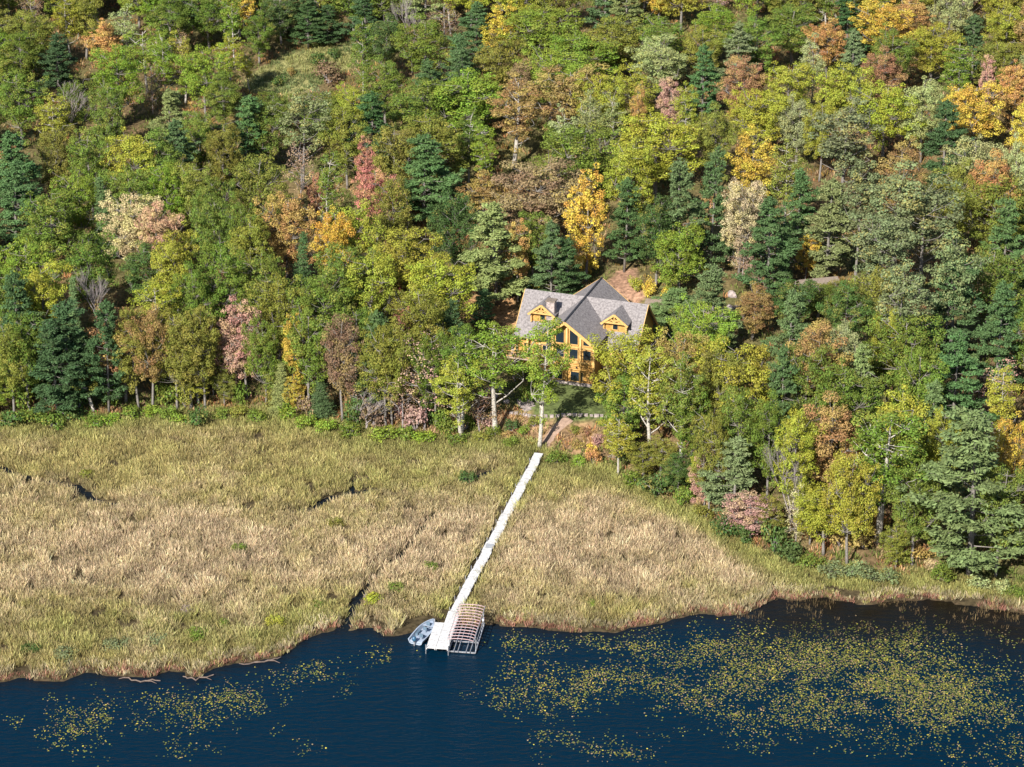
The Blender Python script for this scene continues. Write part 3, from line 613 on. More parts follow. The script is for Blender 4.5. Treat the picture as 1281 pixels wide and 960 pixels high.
# shrubs along the wood edge and in the clearings:  colour u v_base width height_m
SHR = """d 12 536 46 2.2|g 40 532 40 2|g 66 538 36 2|d 88 530 38 2|g 118 534 34 1.6|b 140 532 30 1.5|g 168 528 34 1.6|b 190 522 28 1.4|g 212 526 28 1.5|d 247 536 34 2.6|b 225 532 26 1.4|g 275 524 26 1.3|l 300 522 30 1.5|g 322 530 30 1.6
b 385 536 34 1.6|b 410 540 34 1.5|g 436 548 34 1.6|b 480 552 40 1.6|g 505 550 30 1.5|b 530 553 34 1.3|d 585 606 26 1.6|g 572 556 30 1.4|l 600 556 26 1.2|g 640 560 26 1|g 697 582 26 1.8|b 722 586 22 1.3|o 742 582 24 1.9|O 722 562 22 1|r 733 546 18 .8
d 822 624 44 3.2|g 858 632 34 2.2|g 790 612 30 1.8|l 880 652 26 1.8|d 905 672 36 2.6|d 930 680 34 2.2|R 936 670 18 1.4|k 916 632 26 2|d 968 692 40 3.6|d 990 706 40 2.2|g 1015 712 38 1.6|e 1040 720 40 1.6|e 1066 724 40 1.7|e 1092 728 38 1.5|e 1112 730 34 1.5|O 1080 688 44 2.6|O 1050 684 36 2.2|o 1098 664 30 1.8|a 1135 680 34 1.4|O 1150 700 40 1.6|n 1270 690 30 2|g 1180 728 40 1.8|p 1228 740 34 1.6|p 1250 744 28 1.4|g 1270 748 36 1.4|l 1125 706 30 1.2|a 1165 716 26 1
g 560 545 30 2.4|d 535 530 26 2.4|n 548 512 24 2|l 520 520 30 2|g 618 548 22 1.4|d 640 540 22 1.5|O 632 552 20 1|b 655 545 18 1.2|l 668 536 18 1.3|g 762 540 26 2.2|n 770 556 26 1.6|h 748 560 20 1.2|d 780 575 28 2.4|l 720 545 16 .8|G 742 575 18 1.8|g 655 505 24 2.2|d 668 492 22 2.4|g 644 478 26 2.6|b 770 505 26 2.5|g 790 490 30 3|d 672 470 22 2.2|n 600 520 28 1.8|n 470 538 40 3.4|h 520 540 34 3|h 492 528 34 3.2|d 448 532 34 3|g 552 540 28 2.6|b 360 528 30 2.6|n 385 524 32 3|h 612 536 24 1.4|g 582 540 26 2|d 100 515 40 4|g 30 512 40 4|d 60 508 36 4|g 210 508 36 3.4|l 232 512 30 3|g 140 508 34 3.6|g 300 508 28 2.6|l 340 512 26 2.6|G 640 372 16 2|G 668 364 14 1.5|G 735 344 26 2.6|G 812 372 22 2.4|y 795 366 20 1.8|G 835 376 18 1.6|o 700 352 16 1.4|e 950 354 18 1.6|d 350 108 22 1.8|O 365 96 14 1.2|d 395 80 26 1.6|d 420 76 24 1.6|e 340 100 18 1|n 410 104 44 3
l 420 660 26 .9|g 300 692 24 .9|d 40 818 34 1.1|e 80 826 40 1.3|e 150 812 44 1.3|g 245 800 34 1.2|y 345 786 30 1.4|g 280 786 20 1|y 465 756 30 1.3|g 495 742 24 1.1|w 235 766 22 .8|g 400 762 24 1|b 740 760 14 .9|w 460 750 10 .6|g 540 716 20 1|l 110 600 26 .8|e 190 806 40 1.1"""
for item in re.split(r"[|\n]", SHR):
    ck, u, v, wpx, h = item.split(); u, v, wpx, h = float(u), float(v), float(wpx), float(h)
    x, y, z = ground_at(u, v); put_tree('U', ck, x, y, z - .05, h * 1.35 if v < 745 else h, wpx / 2 / scale_at(y, z) * 1.12)

# leave out trees that stand wholly behind others
ZB = np.full((180, 240), 1e9); IDB = np.full((180, 240), -1)
jj, ii = np.meshgrid(np.arange(240), np.arange(180)); tot = {}
info = []
for k_, (t, (px_, py_, pr_)) in enumerate(zip(trees, placed)):
    Hh = t[3].get('height_m', 2.0); u, v0, dep = project(px_, py_, t[3].location.z + Hh * .56); r = pr_ * FPX / dep * .92; hh = Hh * .42 * FPX / dep * .92
    mk = (((jj * CV - 80 - u) / r) ** 2 + ((ii * CV - 100 - v0) / hh) ** 2) < 1; tot[k_] = mk.sum()
    if t[3].name.startswith('bare') or t[3].name.startswith('thin'): continue
    cl = mk & (dep < ZB); ZB[cl] = dep; IDB[cl] = k_
cnt = np.bincount(IDB[IDB >= 0].ravel(), minlength=len(trees)); kill = set()
for k_, t in enumerate(trees):
    if k_ >= N_HAND and not t[4] and tot[k_] > 0 and cnt[k_] < max(3, .13 * tot[k_]) and not t[3].name.startswith(('shrub', 'thin', 'bare')) and -60 < t[0] < 1340: kill.add(k_)
    elif k_ < N_HAND and not t[4] and tot[k_] > 0 and cnt[k_] < 2 and not t[3].name.startswith(('shrub', 'thin', 'bare')): kill.add(k_)
for k_ in kill:
    for ch_ in list(trees[k_][3].children): bpy.data.objects.remove(ch_)
    bpy.data.objects.remove(trees[k_][3]); 
trees = [t for k_, t in enumerate(trees) if k_ not in kill]
print("culled", len(kill), "left", len(trees), "broadleaf", sum(t[3].name.startswith('broadleaf') for t in trees))
# labels: each unlabelled tree is named by its rank in a direction from a labelled neighbour
LMK = [(t[0], t[1], t[4]) for t in trees if t[4]]
uh, vh, _ = project(HC[0], HC[1], 6); LMK.append((uh, vh, 'log house'))
ud, vd, _ = project(*at_z(620, 670, .5), .5); LMK.append((ud, vd, 'middle of the long white dock'))
ul, vl, _ = project(*at_z(528, 797, .5), .5); LMK.append((ul, vl, 'small grey boat'))
um, vm = 370, 90; LMK.append((um, vm, 'hillside meadow'))
def sector(du, dv):
    if abs(du) >= abs(dv): return 'right of' if du > 0 else 'left of'
    return 'below' if dv > 0 else 'above'
ORD = ['nearest', 'second', 'third', 'fourth', 'fifth', 'sixth', 'seventh', 'eighth', 'ninth', 'tenth', 'eleventh', 'twelfth', 'thirteenth', 'fourteenth']
inframe = [t for t in trees if -20 < t[0] < 1300 and -30 < t[1] < 980]
tables = {}
for li, (lu, lv, ll) in enumerate(LMK):
    for t in inframe:
        if t[4] == ll: continue
        du, dv = t[0] - lu, t[1] - lv
        tables.setdefault((li, t[2], sector(du, dv)), []).append((math.hypot(du, dv), id(t)))
rank = {}
for k, lst in tables.items():
    lst.sort()
    for i, (dd, tid) in enumerate(lst[:14]): rank.setdefault(tid, []).append((i * 60 + dd, i, k))
SHORT = {}
for _, _, ll in LMK:
    SHORT[ll] = ll
used = set()
for t in trees:
    if t[4]: used.add(t[4]); continue
    lab = None
    for sc_, i, (li, dsc, sec) in sorted(rank.get(id(t), [])):
        ll = LMK[li][2]
        cand = (f"{ORD[i]} {dsc} {sec} the {ll}")
        if len(cand.replace('-', ' ').split()) > 16: cand = f"{ORD[i]} {dsc} {sec} {ll}"
        if cand not in used and len(cand.replace('-', ' ').split()) <= 16: lab = cand; break
    if lab is None:
        if -20 < t[0] < 1300 and t[1] > -30: print("NOLABEL", t[2], int(t[0]), int(t[1]))
        side = 'left' if t[0] < W0 / 2 else 'right'
        lab = f"{t[2]} beyond the {side} edge of view" if not (-20 < t[0] < 1300) else f"{t[2]} beyond the top edge of view, {side} half"
        t[3]["group"] = t[2] + 's ' + side + (' outside view' if not (-20 < t[0] < 1300) else ' high slope')
    else: used.add(lab)
    t[3]["label"] = lab
for t in trees:
    if "group" not in t[3]: t[3]["group"] = 'shrubs along the wood and marsh' if t[3].name.startswith('shrub') else t[3].name.split('.')[0].replace('_', ' ') + 's of the hillside wood'

# ------------------------------------------------------------------ marsh reeds, grasses (uncountable stuff)
rng = np.random.default_rng(77)
def blades(x, y, z, hgt, spread, col, nb, wid, lean, seedcol=.25):
    """one tuft per point, nb triangular blades each"""
    n = len(x); X = np.repeat(x, nb); Y = np.repeat(y, nb); Z = np.repeat(z, nb); Hh = np.repeat(hgt, nb) * rng.uniform(.55, 1.1, n * nb)
    a = rng.uniform(0, 6.28, n * nb); q = rng.uniform(0, 1, n * nb) ** .6 * spread
    bx, by = X + np.cos(a) * q, Y + np.sin(a) * q
    la = a + rng.normal(size=n * nb) * .7; ll = lean * Hh * rng.uniform(.2, 1, n * nb)
    wa = rng.uniform(0, 6.28, n * nb); w = wid * rng.uniform(.6, 1.4, n * nb)
    A = np.stack([bx - np.cos(wa) * w, by - np.sin(wa) * w, Z - .1], 1); B = np.stack([bx + np.cos(wa) * w, by + np.sin(wa) * w, Z - .1], 1)
    T1 = np.stack([bx + np.cos(la) * ll + np.cos(wa) * w * .5, by + np.sin(la) * ll + np.sin(wa) * w * .5, Z + Hh], 1)
    T2 = np.stack([bx + np.cos(la) * ll - np.cos(wa) * w * .5, by + np.sin(la) * ll - np.sin(wa) * w * .5, Z + Hh * .97], 1)
    V = np.stack([A, B, T1, T2], 1).reshape(-1, 3)
    c = np.repeat(col, nb, 0) * rng.uniform(1 - seedcol * 1.6, 1 + seedcol * 1.6, (n * nb, 1)) * rng.uniform(1 - seedcol * .3, 1 + seedcol * .3, (n * nb, 3))
    c = np.concatenate([np.clip(c, .005, .8), np.ones((n * nb, 1))], 1)
    return V, np.repeat(c, 4, 0)
def img_uv(x, y, z):
    dz = z - CAMH; dep = y * cp - dz * sp
    return W0 / 2 + FPX * x / dep, H0 / 2 - FPX * (y * sp + dz * cp) / dep
NT = 95000
x = rng.uniform(-92, 92, NT * 2); y = rng.uniform(236, 330, NT * 2)
s_ = y - shore_y(x); d = y - wood_y(x); cd = creek_d(x, y)
ok = (s_ > .25) & (d < 1.5) & (cd > .3 + 1.1 * vnoise(x, y, 1.6, 12)) & ((vnoise(x, y, 1.3, 61) < .79) | (y - wood_y(x) > -4)); x, y, s_, d, cd = x[ok], y[ok], s_[ok], d[ok], cd[ok]
# dock corridor kept free
DA = at_z(674.5, 567, .6); DB = at_z(539.5, 815, .6)
def seg_d(x, y, A, B):
    dx, dy = B[0] - A[0], B[1] - A[1]; t = np.clip(((x - A[0]) * dx + (y - A[1]) * dy) / (dx * dx + dy * dy), 0, 1)
    return np.hypot(x - A[0] - t * dx, y - A[1] - t * dy), ((x - A[0]) * dy - (y - A[1]) * dx)
dd, sdn = seg_d(x, y, DA, DB)
PATHP = g2([(676,566),(684,555),(693,543)])
bq = np.hypot(x - at_z(532, 793, 0)[0], (y - at_z(532, 793, 0)[1]) * .8); ok = (dd > .95) & (bq > 3.0) & (rng.random(len(x)) < np.clip(.55 + 1.1 * vnoise(x, y, .9, 21), 0, 1)); x, y, s_, d, cd, dd = x[ok], y[ok], s_[ok], d[ok], cd[ok], dd[ok]
z = height(x, y); u, v = img_uv(x, y, z)
def zone(cu, cv, ru, rv, pw=2.0): return np.exp(-(np.abs((u - cu) / ru) ** pw + np.abs((v - cv) / rv) ** pw))
n7 = vnoise(x, y, 5, 31); n2_ = vnoise(x, y, 1.6, 32); n1_ = vnoise(x, y, .7, 33)
tan = np.clip(zone(180, 695, 330, 62) * 1.1 + zone(560, 690, 90, 80) * .8 + zone(800, 690, 170, 62) * 1.1 + zone(950, 660, 90, 40) * .5, 0, 1) * (d < -3)
dockgreen = np.exp(-(dd / 1.7) ** 2); tan = np.clip(tan * 1.1 - dockgreen * .8 + (n7 - .5) * .8 + (n1_ - .5) * .8, 0, 1) * sstep(-2, -8, d)
green = np.clip(sstep(-9, -1, d) * .9 + dockgreen * .6 + zone(300, 790, 330, 36) * .8 + zone(930, 740, 120, 24) * .6 + zone(520, 600, 160, 30) * .5 + (n2_ - .5) * .8, 0, 1)
c_gold = np.array([.40, .335, .135]); c_green = np.array([.30, .29, .095]); c_tan = np.array([.53, .41, .255]); c_red = np.array([.34, .17, .12]); c_cream = np.array([.60, .50, .30])
base = c_gold * (1 - green[:, None]) + c_green * green[:, None]; base = base * (1 - tan[:, None]) + c_tan * tan[:, None]
edge = (s_ < 2.2); e2 = edge & (rng.random(len(x)) < .55); base[e2] = c_cream * rng.uniform(.55, 1, (e2.sum(), 1)); e3 = (s_ < 1.0) & (rng.random(len(x)) < .6); base[e3] = c_red
base *= (.62 + .62 * n2_)[:, None] * rng.uniform(.6, 1.3, (len(x), 1))
hg = .55 + .75 * n2_ + .35 * n7 - .3 * green * (d > -8) ; hg = np.clip(hg * (1 - .55 * (s_ < .9)), .25, 1.7)
hg = hg * rng.uniform(.5, 1.0, len(x)) * .92; V, Cc = blades(x, y, z, hg, .32, base, 14, .029, .75)
nn = len(V) // 4
o = mesh_np("marsh_reeds", V, np.arange(nn * 4).reshape(nn, 4), M_PLANT, attrs={"col": Cc}); tag(o, kind="stuff", label="tan and green reeds and sedges covering the marsh", cat="reeds")
print("reed blades", nn)
# sparse reeds standing in the shallows on the right
x = rng.uniform(25, 90, 9000); y = rng.uniform(255, 285, 9000); s_ = shore_y(x) - y
ok = (s_ > -.3) & (rng.random(len(x)) < np.exp(-s_ / 2.6) * (vnoise(x, y, 2.5, 55) > .42)) & (x > at_z(880, 775, 0)[0]); x, y = x[ok], y[ok]
V, Cc = blades(x, y, 0 * x - .1, rng.uniform(.2, .7, len(x)), .3, np.array([[.17, .12, .06]]) * rng.uniform(.5, 1.5, (len(x), 1)), 5, .02, .35)
nn = len(V) // 4; o = mesh_np("shallow_reeds", V, np.arange(nn * 4).reshape(nn, 4), M_PLANT, attrs={"col": Cc}); tag(o, kind="stuff", label="sparse brown reeds standing in the dark shallows", cat="reeds")

# undergrowth in the wood: ferns, seedlings, leaf drifts
x = rng.uniform(-95, 95, 90000); y = rng.uniform(262, 470, 90000); d = y - wood_y(x)
hxy = house_local(x, y); pth = np.full(len(x), 9.0)
PP = g2([(676,566),(684,555),(693,543),(702,533),(712,524)])
for A, B in zip(PP[:-1], PP[1:]): pth = np.minimum(pth, seg_d(x, y, A, B)[0])
DR = g2([(806,384),(835,380),(870,384),(905,392),(935,385)])
for A, B in zip(DR[:-1], DR[1:]): pth = np.minimum(pth, seg_d(x, y, A, B)[0] - 1)
inm = in_poly(x, y, MEADOW); bad = in_poly(x, y, YARDBACK) | in_poly(x, y, LAWN) | in_poly(x, y, NEEDLEBED) | ((np.abs(hxy[0]) < 10.5) & (np.abs(hxy[1] + 1) < 9.5))
keep = (d > .5) & (pth > 1.1) & (~bad) & (inm | (rng.random(len(x)) < .35 + .65 * np.exp(-np.abs(d - 3) / 9))); x, y, d, inm = x[keep], y[keep], d[keep], inm[keep]
z = height(x, y); n7 = vnoise(x, y, 4, 41); n2_ = vnoise(x, y, 1.4, 42)
rightf = sstep(20, 45, x)
P4 = np.array([[.13, .16, .04], [.30, .20, .06], [.36, .17, .08], [.20, .17, .06], [.42, .28, .15]])
pk = np.where(n7 + .25 * (rng.random(len(x)) - .5) < .45, 0, rng.integers(1, 5, len(x)))
col = P4[pk] * (.7 + .6 * n2_)[:, None]; col[inm] = np.array([.23, .23, .085]) * (.7 + .6 * n2_[inm])[:, None]
gm = inm & (n7 > .5); col[gm] = np.array([.13, .16, .06]) * (.7 + .6 * n2_[gm])[:, None]
V, Cc = blades(x, y, z, rng.uniform(.2, .75, len(x)), .5, col, 9, .06, .9)
nn = len(V) // 4; o = mesh_np("undergrowth", V, np.arange(nn * 4).reshape(nn, 4), M_PLANT, attrs={"col": Cc}); tag(o, kind="stuff", label="ferns, brush and fallen leaves along the wood edge and meadow", cat="undergrowth")

# lily pads
LZ = [(110,905,50,20,.7),(135,895,40,14,.7),(95,925,40,18,.35),(255,880,60,12,.9),(215,875,30,10,.8),(240,900,50,16,.8),(290,870,30,14,.6),(330,880,20,12,.5),(180,888,40,12,.4),(385,838,26,14,.9),(345,850,30,20,.3),(18,902,8,6,1),(65,872,20,7,.3),(355,912,22,10,.5),(235,940,40,14,.3),(385,935,20,10,.2),(120,862,14,6,.7),(470,820,50,14,.35),(430,850,40,20,.12),
 (720,850,50,14,1),(660,835,50,10,.8),(700,865,80,18,1),(640,865,40,18,.7),(690,885,50,12,.6),(760,845,60,18,.7),(720,805,110,14,.6),(640,805,50,14,.5),(850,810,100,22,.9),(900,840,90,30,.7),(880,870,60,24,.5),(830,855,60,20,.5),(980,830,110,36,1.2),(1090,840,130,34,1.3),(1180,860,120,36,1.1),(1060,880,130,30,.9),(1200,900,90,24,.8),(930,900,60,20,.5),(1120,800,150,20,.6),(700,925,40,10,.5),(745,940,26,8,.7),(790,945,40,10,.5),(762,922,10,5,1),(660,920,25,6,.6),(940,935,30,8,.5),(1240,945,60,14,.6),(1010,905,90,16,.5),(1150,925,120,14,.5),(680,945,20,10,.3),(820,920,16,6,.4)]
PX, PY = [], []
for cu, cv, ru, rv, dn in LZ:
    n = int(ru * rv * dn * .20); pu = cu + rng.normal(size=n) * ru * .55; pv = cv + rng.normal(size=n) * rv * .6
    for a_, b_ in zip(pu, pv):
        k_ = rng.integers(1, 8)
        X0, Y0 = at_z(a_, b_, 0)
        if float(vnoise(X0, Y0, 2.6, 71)) * .6 + float(vnoise(X0, Y0, .9, 72)) * .4 + rng.uniform(-.2, .2) < .41: continue
        for _ in range(k_): PX.append(X0 + rng.normal() * .42); PY.append(Y0 + rng.normal() * .6)
for sgn in (-1, 1):
    n = 500; X0 = rng.uniform(66, 100, n) * sgn; PX += list(X0); PY += list(240 + rng.random(n) * 22)
PX, PY = np.array(PX), np.array(PY); ok = PY < shore_y(PX) - .4; PX, PY = PX[ok], PY[ok]
bx, by = at_z(560, 790, 0); ok = (np.abs(PX - bx) > 6) | (np.abs(PY - by) > 9) | (rng.random(len(PX)) < .05); PX, PY = PX[ok], PY[ok]
n = len(PX); rad = rng.uniform(.04, .105, n); K = 7; ang = rng.uniform(0, 6.28, (n, 1)) + np.linspace(0, 5.9, K)[None]
V = np.stack([PX[:, None] + np.cos(ang) * rad[:, None], PY[:, None] + np.sin(ang) * rad[:, None], .015 + rng.uniform(0, .05, (n, 1)) + rng.normal(size=(n, K)) * .02], 2).reshape(-1, 3)
V = np.asarray(V); u, v = img_uv(PX, PY, 0)
base = np.array([.17, .185, .035]) + 0 * PX[:, None]; yel = rng.random(n) < (.16 + .14 * np.exp(-((u - 700) / 90) ** 2 - ((v - 852) / 25) ** 2)); base[yel] = [.44, .36, .05]
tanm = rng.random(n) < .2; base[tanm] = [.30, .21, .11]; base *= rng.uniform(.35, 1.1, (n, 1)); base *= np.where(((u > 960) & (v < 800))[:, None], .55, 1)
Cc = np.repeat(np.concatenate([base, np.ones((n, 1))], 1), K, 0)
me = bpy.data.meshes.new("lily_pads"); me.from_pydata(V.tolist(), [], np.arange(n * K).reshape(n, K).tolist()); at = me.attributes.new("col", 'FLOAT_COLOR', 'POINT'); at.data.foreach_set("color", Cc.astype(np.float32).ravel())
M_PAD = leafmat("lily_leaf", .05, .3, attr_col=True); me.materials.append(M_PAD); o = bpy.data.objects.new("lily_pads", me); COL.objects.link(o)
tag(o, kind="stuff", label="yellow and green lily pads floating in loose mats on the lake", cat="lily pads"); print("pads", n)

# ------------------------------------------------------------------ log house
M_LOG = mat("amber_log", (.50, .29, .085), .5, .25, 3, spec=.3, rgb2=(.34, .18, .05)); M_TRIM = mat("amber_timber", (.54, .33, .115), .5, .2, 4, spec=.4)
M_SHING = mat("shingles", (.27, .245, .24), .9, .0, 4, rgb2=(.12, .108, .108), detail=8, bump=.3)
M_STONE = mat("field_stone", (.42, .35, .32), .9, 0, 3.5, rgb2=(.18, .15, .14), detail=6, bump=.4)
M_GLASS = mat("window_glass", (.012, .02, .028), .06, 0, 1, spec=.8); M_DECK = mat("deck_boards", (.36, .27, .20), .8, .3, 3)
M_DARK = mat("dark_metal", (.03, .03, .035), .5, .2, 3)
hr = empty("log_house", (HC[0], HC[1], ZP + .7), HROT, "amber log house with steep grey shingled gable roofs behind the tall pale-trunked tree", "house")
RZ = 8.5
def mz(y): return RZ - .98 * abs(y)
def gz(x): return RZ + .03 - .77 * abs(x)
MR_L, MR_R, EV = -8.45, 8.6, 4.9
roof = MB()
for sx, xe in ((-1, MR_L), (1, MR_R)):
    for sy in (-1, 1):
        p = [(0, 0), (xe, 0), (xe, sy * EV), (sx * 3.9, sy * EV), (sx * 3.9, sy * 3.07)]
        poly = [(a, b_, mz(b_)) for a, b_ in p]
        roof.slab(poly, .2)
ro = roof.build("roof", M_SHING, hr)
gr = MB()
for sx in (-1, 1):
    for p in ([(0, -9.25), (sx * 4.25, -8.9), (sx * 4.25, -3.3), (0, 0)], [(0, 0), (sx * 4.25, 3.3), (sx * 4.25, 7.0), (0, 7.1)]):
        gr.slab([(a, b_, gz(a)) for a, b_ in p], .2)
gro = gr.build("gable_roof", M_SHING, hr)
# ridge cap + barge boards of the great gable
MB().bar((0, -9.27, RZ + .06), (0, 7.12, RZ + .06), .22, .07).build("ridge_cap", M_DARK, gro)
bb = MB()
for sx in (-1, 1): bb.bar((0, -9.29, RZ - .15), (sx * 4.25, -8.94, gz(4.25) - .15), .09, .40)
bb.build("barge_board", M_TRIM, hr)
bb2 = MB()
for sx in (-1, 1): bb2.bar((0, 7.13, RZ - .15), (sx * 4.25, 7.04, gz(4.25) - .15), .08, .34)
for xe, s in ((MR_L - .04, 1), (MR_R + .04, 1)):
    for sy in (-1, 1): bb2.bar((xe, 0, RZ - .15), (xe, sy * EV, mz(EV) - .15), .08, .3)
bb2.build("gable_trim", M_TRIM, hr)
def logwall(mb, poly, d): mb.plate(poly, d)
B0 = -1.3
wl = MB()
wl.plate([(-3.75, -8, B0), (3.75, -8, B0), (3.75, -8, gz(3.75) - .22), (0, -8, RZ - .22), (-3.75, -8, gz(3.75) - .22)], (0, .25, 0))
wl.plate([(-3.75, 6.4, B0), (3.75, 6.4, B0), (3.75, 6.4, gz(3.75) - .22), (0, 6.4, RZ - .22), (-3.75, 6.4, gz(3.75) - .22)], (0, .25, 0))
for sx in (-1, 1): wl.box(min(sx * 3.75, sx * 3.5), max(sx * 3.75, sx * 3.5), -7.74, 6.39, B0, gz(3.75) - .24)
for xe in (-8.2, 8.2): wl.plate([(xe, -3.9, B0), (xe, 3.9, B0), (xe, 3.9, mz(3.9) - .22), (xe, 0, RZ - .22), (xe, -3.9, mz(3.9) - .22)], (-.25 if xe > 0 else .25, 0, 0))
for y0 in (-3.9, 3.65):
    for a, b_ in ((-7.94, -3.76), (3.76, 7.94)): wl.box(a, b_, y0, y0 + .25, B0, mz(3.9) - .24)
wo = wl.build("wall", M_LOG, hr)
lg = MB()   # the round log courses on the lake front
for z0 in np.arange(B0 + 1.35, 5.0, .28):
    for a, b_ in ((-3.8, 3.8),):
        if 2.7 < z0 < 4.6 : continue
        if -.3 < z0 < 1.3: lg.tube([(2.45, -8.02, z0), (3.8, -8.02, z0)], .15, 8); lg.tube([(-3.8, -8.02, z0), (-2.45, -8.02, z0)], .15, 8); continue
        if z0 > 4.6: continue
        lg.tube([(a, -8.02, z0), (b_, -8.02, z0)], .15, 8)
lg.build("log_course", M_LOG, wo, smooth=True)
MB().box(-3.95, 3.95, -8.35, -8.0, B0, -.35).build("stone_base", M_STONE, hr)
# timber posts and beams of the lake front
for xp in (-3.7, -1.88, 0, 1.88, 3.7):
    MB().tube([(xp, -8.16, -.35), (xp, -8.16, gz(xp) - .25)], .17, 8).build("post", M_TRIM, hr, smooth=True)
bm_ = MB()
for zb in (2.62, 4.66): bm_.bar((-3.8, -8.14, zb), (3.8, -8.14, zb), .26, .26)
bm_.build("beam", M_TRIM, hr)
def window(x0, x1, z0, z1, y, top=None, parent=hr, axis='x'):
    """frame with a dark pane and mullion; top = second height at x1 for slanted heads"""
    t1 = top if top is not None else z1
    fr = MB(); w = .09
    fr.bar((x0, y, z0), (x1, y, z0), .12, w); fr.bar((x0, y, z1), (x1, y, t1), .12, w); fr.bar((x0, y, z0), (x0, y, z1), w, .12); fr.bar((x1, y, z0), (x1, y, t1), w, .12)
    f = fr.build("window", M_TRIM, parent); MB().plate([(x0, y + .03, z0), (x1, y + .03, z0), (x1, y + .03, t1), (x0, y + .03, z1)], (0, .02, 0)).build("pane", M_GLASS, f); return f
for sx in (-1, 1):
    window(sx * .35, sx * 1.55, 4.95, 7.35 - .3, -8.07, top=6.4); window(sx * 2.2, sx * 3.35, 4.95, 6.1, -8.07, top=5.35)
    window(sx * .35, sx * 1.55, 2.95, 4.35, -8.07); window(sx * 2.2, sx * 3.35, 2.95, 4.35, -8.07)
window(.55, 2.3, -.2, 1.2, -8.12); window(-2.3, -.55, -.2, 1.2, -8.12)
for xx in (5.0, 6.8, -5.0, -6.8): window(xx - .5, xx + .5, 1.2, 2.5, -3.96)
MB().tube([(1.4, -8.35, 1.75), (1.4, -8.35, 2.0)], .09, 6).build("wall_lamp", M_DARK, hr)
# porch posts under the right and left main eaves
for xx in (5.0, 6.6, 8.3, -5.0, -6.6, -8.3): MB().tube([(xx, -4.6, B0), (xx, -4.6, mz(4.6) - .25)], .14, 8).build("porch_post", M_TRIM, hr, smooth=True)
MB().box(3.95, 9.0, -5.4, -3.95, .95, 1.1).build("deck", M_DECK, hr); MB().box(-9.0, -3.95, -6.2, -3.95, .95, 1.1).build("deck", M_DECK, hr)
for a, b_, yy in ((4.0, 9.0, -5.35), (-9.0, -4.0, -6.15)):
    rl = MB()
    rl.bar((a, yy, 2.0), (b_, yy, 2.0), .12, .1); rl.bar((a, yy, 1.3), (b_, yy, 1.3), .07, .07)
    for k_ in range(11): xx = a + (b_ - a) * k_ / 10; rl.bar((xx, yy, 1.1), (xx, yy, 2.0), .06, .06)
    rl.build("railing", M_TRIM, hr)
# dormers
def dormer(cx):
    yf, hw, apex = -3.9, 1.85, RZ - .35
    def dz(a): return apex - .8 * abs(a - cx)
    dr = MB(); 
    for sx in (-1, 1):
        yb0 = -.3; e = dz(cx + hw); yb = -(RZ - e) / .98
        dr.slab([(cx, yf, apex), (cx + sx * hw, yf + .05, e), (cx + sx * hw, yb + .1, e), (cx, yb0, apex)], .14)
    f = dr.build("dormer_roof", M_SHING, hr)
    tb = MB()
    for sx in (-1, 1): tb.bar((cx, yf - .03, apex - .12), (cx + sx * hw, yf + .02, dz(cx + hw) - .12), .08, .28)
    # timber truss: tie, king post, struts
    tb.bar((cx - 1.5, yf + .1, apex - 1.3), (cx + 1.5, yf + .1, apex - 1.3), .14, .2); tb.bar((cx, yf + .1, apex - 1.25), (cx, yf + .1, apex - .15), .14, .16)
    for sx in (-1, 1): tb.bar((cx, yf + .1, apex - 1.2), (cx + sx * .62, yf + .1, apex - .62), .12, .12); tb.bar((cx + sx * .1, yf + .1, apex - .85), (cx + sx * .9, yf + .1, apex - 1.2), .1, .1)
    tb.build("truss", M_TRIM, f)
    dw = MB(); y0 = yf + .75; zb = mz(y0) - .6
    dw.plate([(cx - 1.5, y0, zb), (cx + 1.5, y0, zb), (cx + 1.5, y0, dz(cx + 1.5) - .15), (cx, y0, apex - .15), (cx - 1.5, y0, dz(cx + 1.5) - .15)], (0, .2, 0))
    for sx in (-1, 1): dw.box(cx + sx * 1.5 - .1, cx + sx * 1.5 + .1, y0 + .21, -2.0, zb, dz(cx + 1.6) - .17)
    d_ = dw.build("dormer_wall", M_LOG, hr)
    lc = MB()
    for k_ in range(5):
        for sx in (-1, 1): lc.tube([(cx + sx * 1.52, y0 - .35, zb + .7 + k_ * .26), (cx + sx * 1.52, y0 + .1, zb + .7 + k_ * .26)], .13, 6)
    lc.build("log_end", M_TRIM, d_); w_ = window(cx - .38, cx + .38, zb + .85, zb + 1.95, y0 - .05, parent=d_)
dormer(5.1); dormer(-4.95)
ch = MB().box(-4.4, -3.3, -3.35, -2.45, 4.0, RZ + .0).build("chimney", M_STONE, ro)
MB().box(-4.52, -3.18, -3.47, -2.33, RZ, RZ + .15).build("chimney_cap", M_GRAVEL, ch)

# shed on the right
x, y, z = ground_at(1024, 386)
sh = empty("shed", (x, y + 2, z), R(14), "small rust-walled shed with grey roof hidden among trees right of the house", "shed")
MB().box(-2.4, 2.4, -1.7, 1.7, -.5, 2.2).add([(-2.4, -1.7, 2.2), (-2.4, 1.7, 2.2), (-2.4, 0, 3.2), (2.4, -1.7, 2.2), (2.4, 1.7, 2.2), (2.4, 0, 3.2)], [(0, 2, 1), (3, 4, 5)]).build("wall", mat("rust_boards", (.22, .11, .07), .8, .3, 4), sh)
MB().slab([(-2.8, 0, 3.35), (-2.8, -2.1, 2.1), (2.8, -2.1, 2.1), (2.8, 0, 3.35)], .1).slab([(2.8, 0, 3.35), (2.8, 2.1, 2.1), (-2.8, 2.1, 2.1), (-2.8, 0, 3.35)], .1).build("roof", M_GRAVEL, sh)
MB().box(-.5, .4, -1.76, -1.7, -.2, 1.8).build("door", M_DARK, sh)

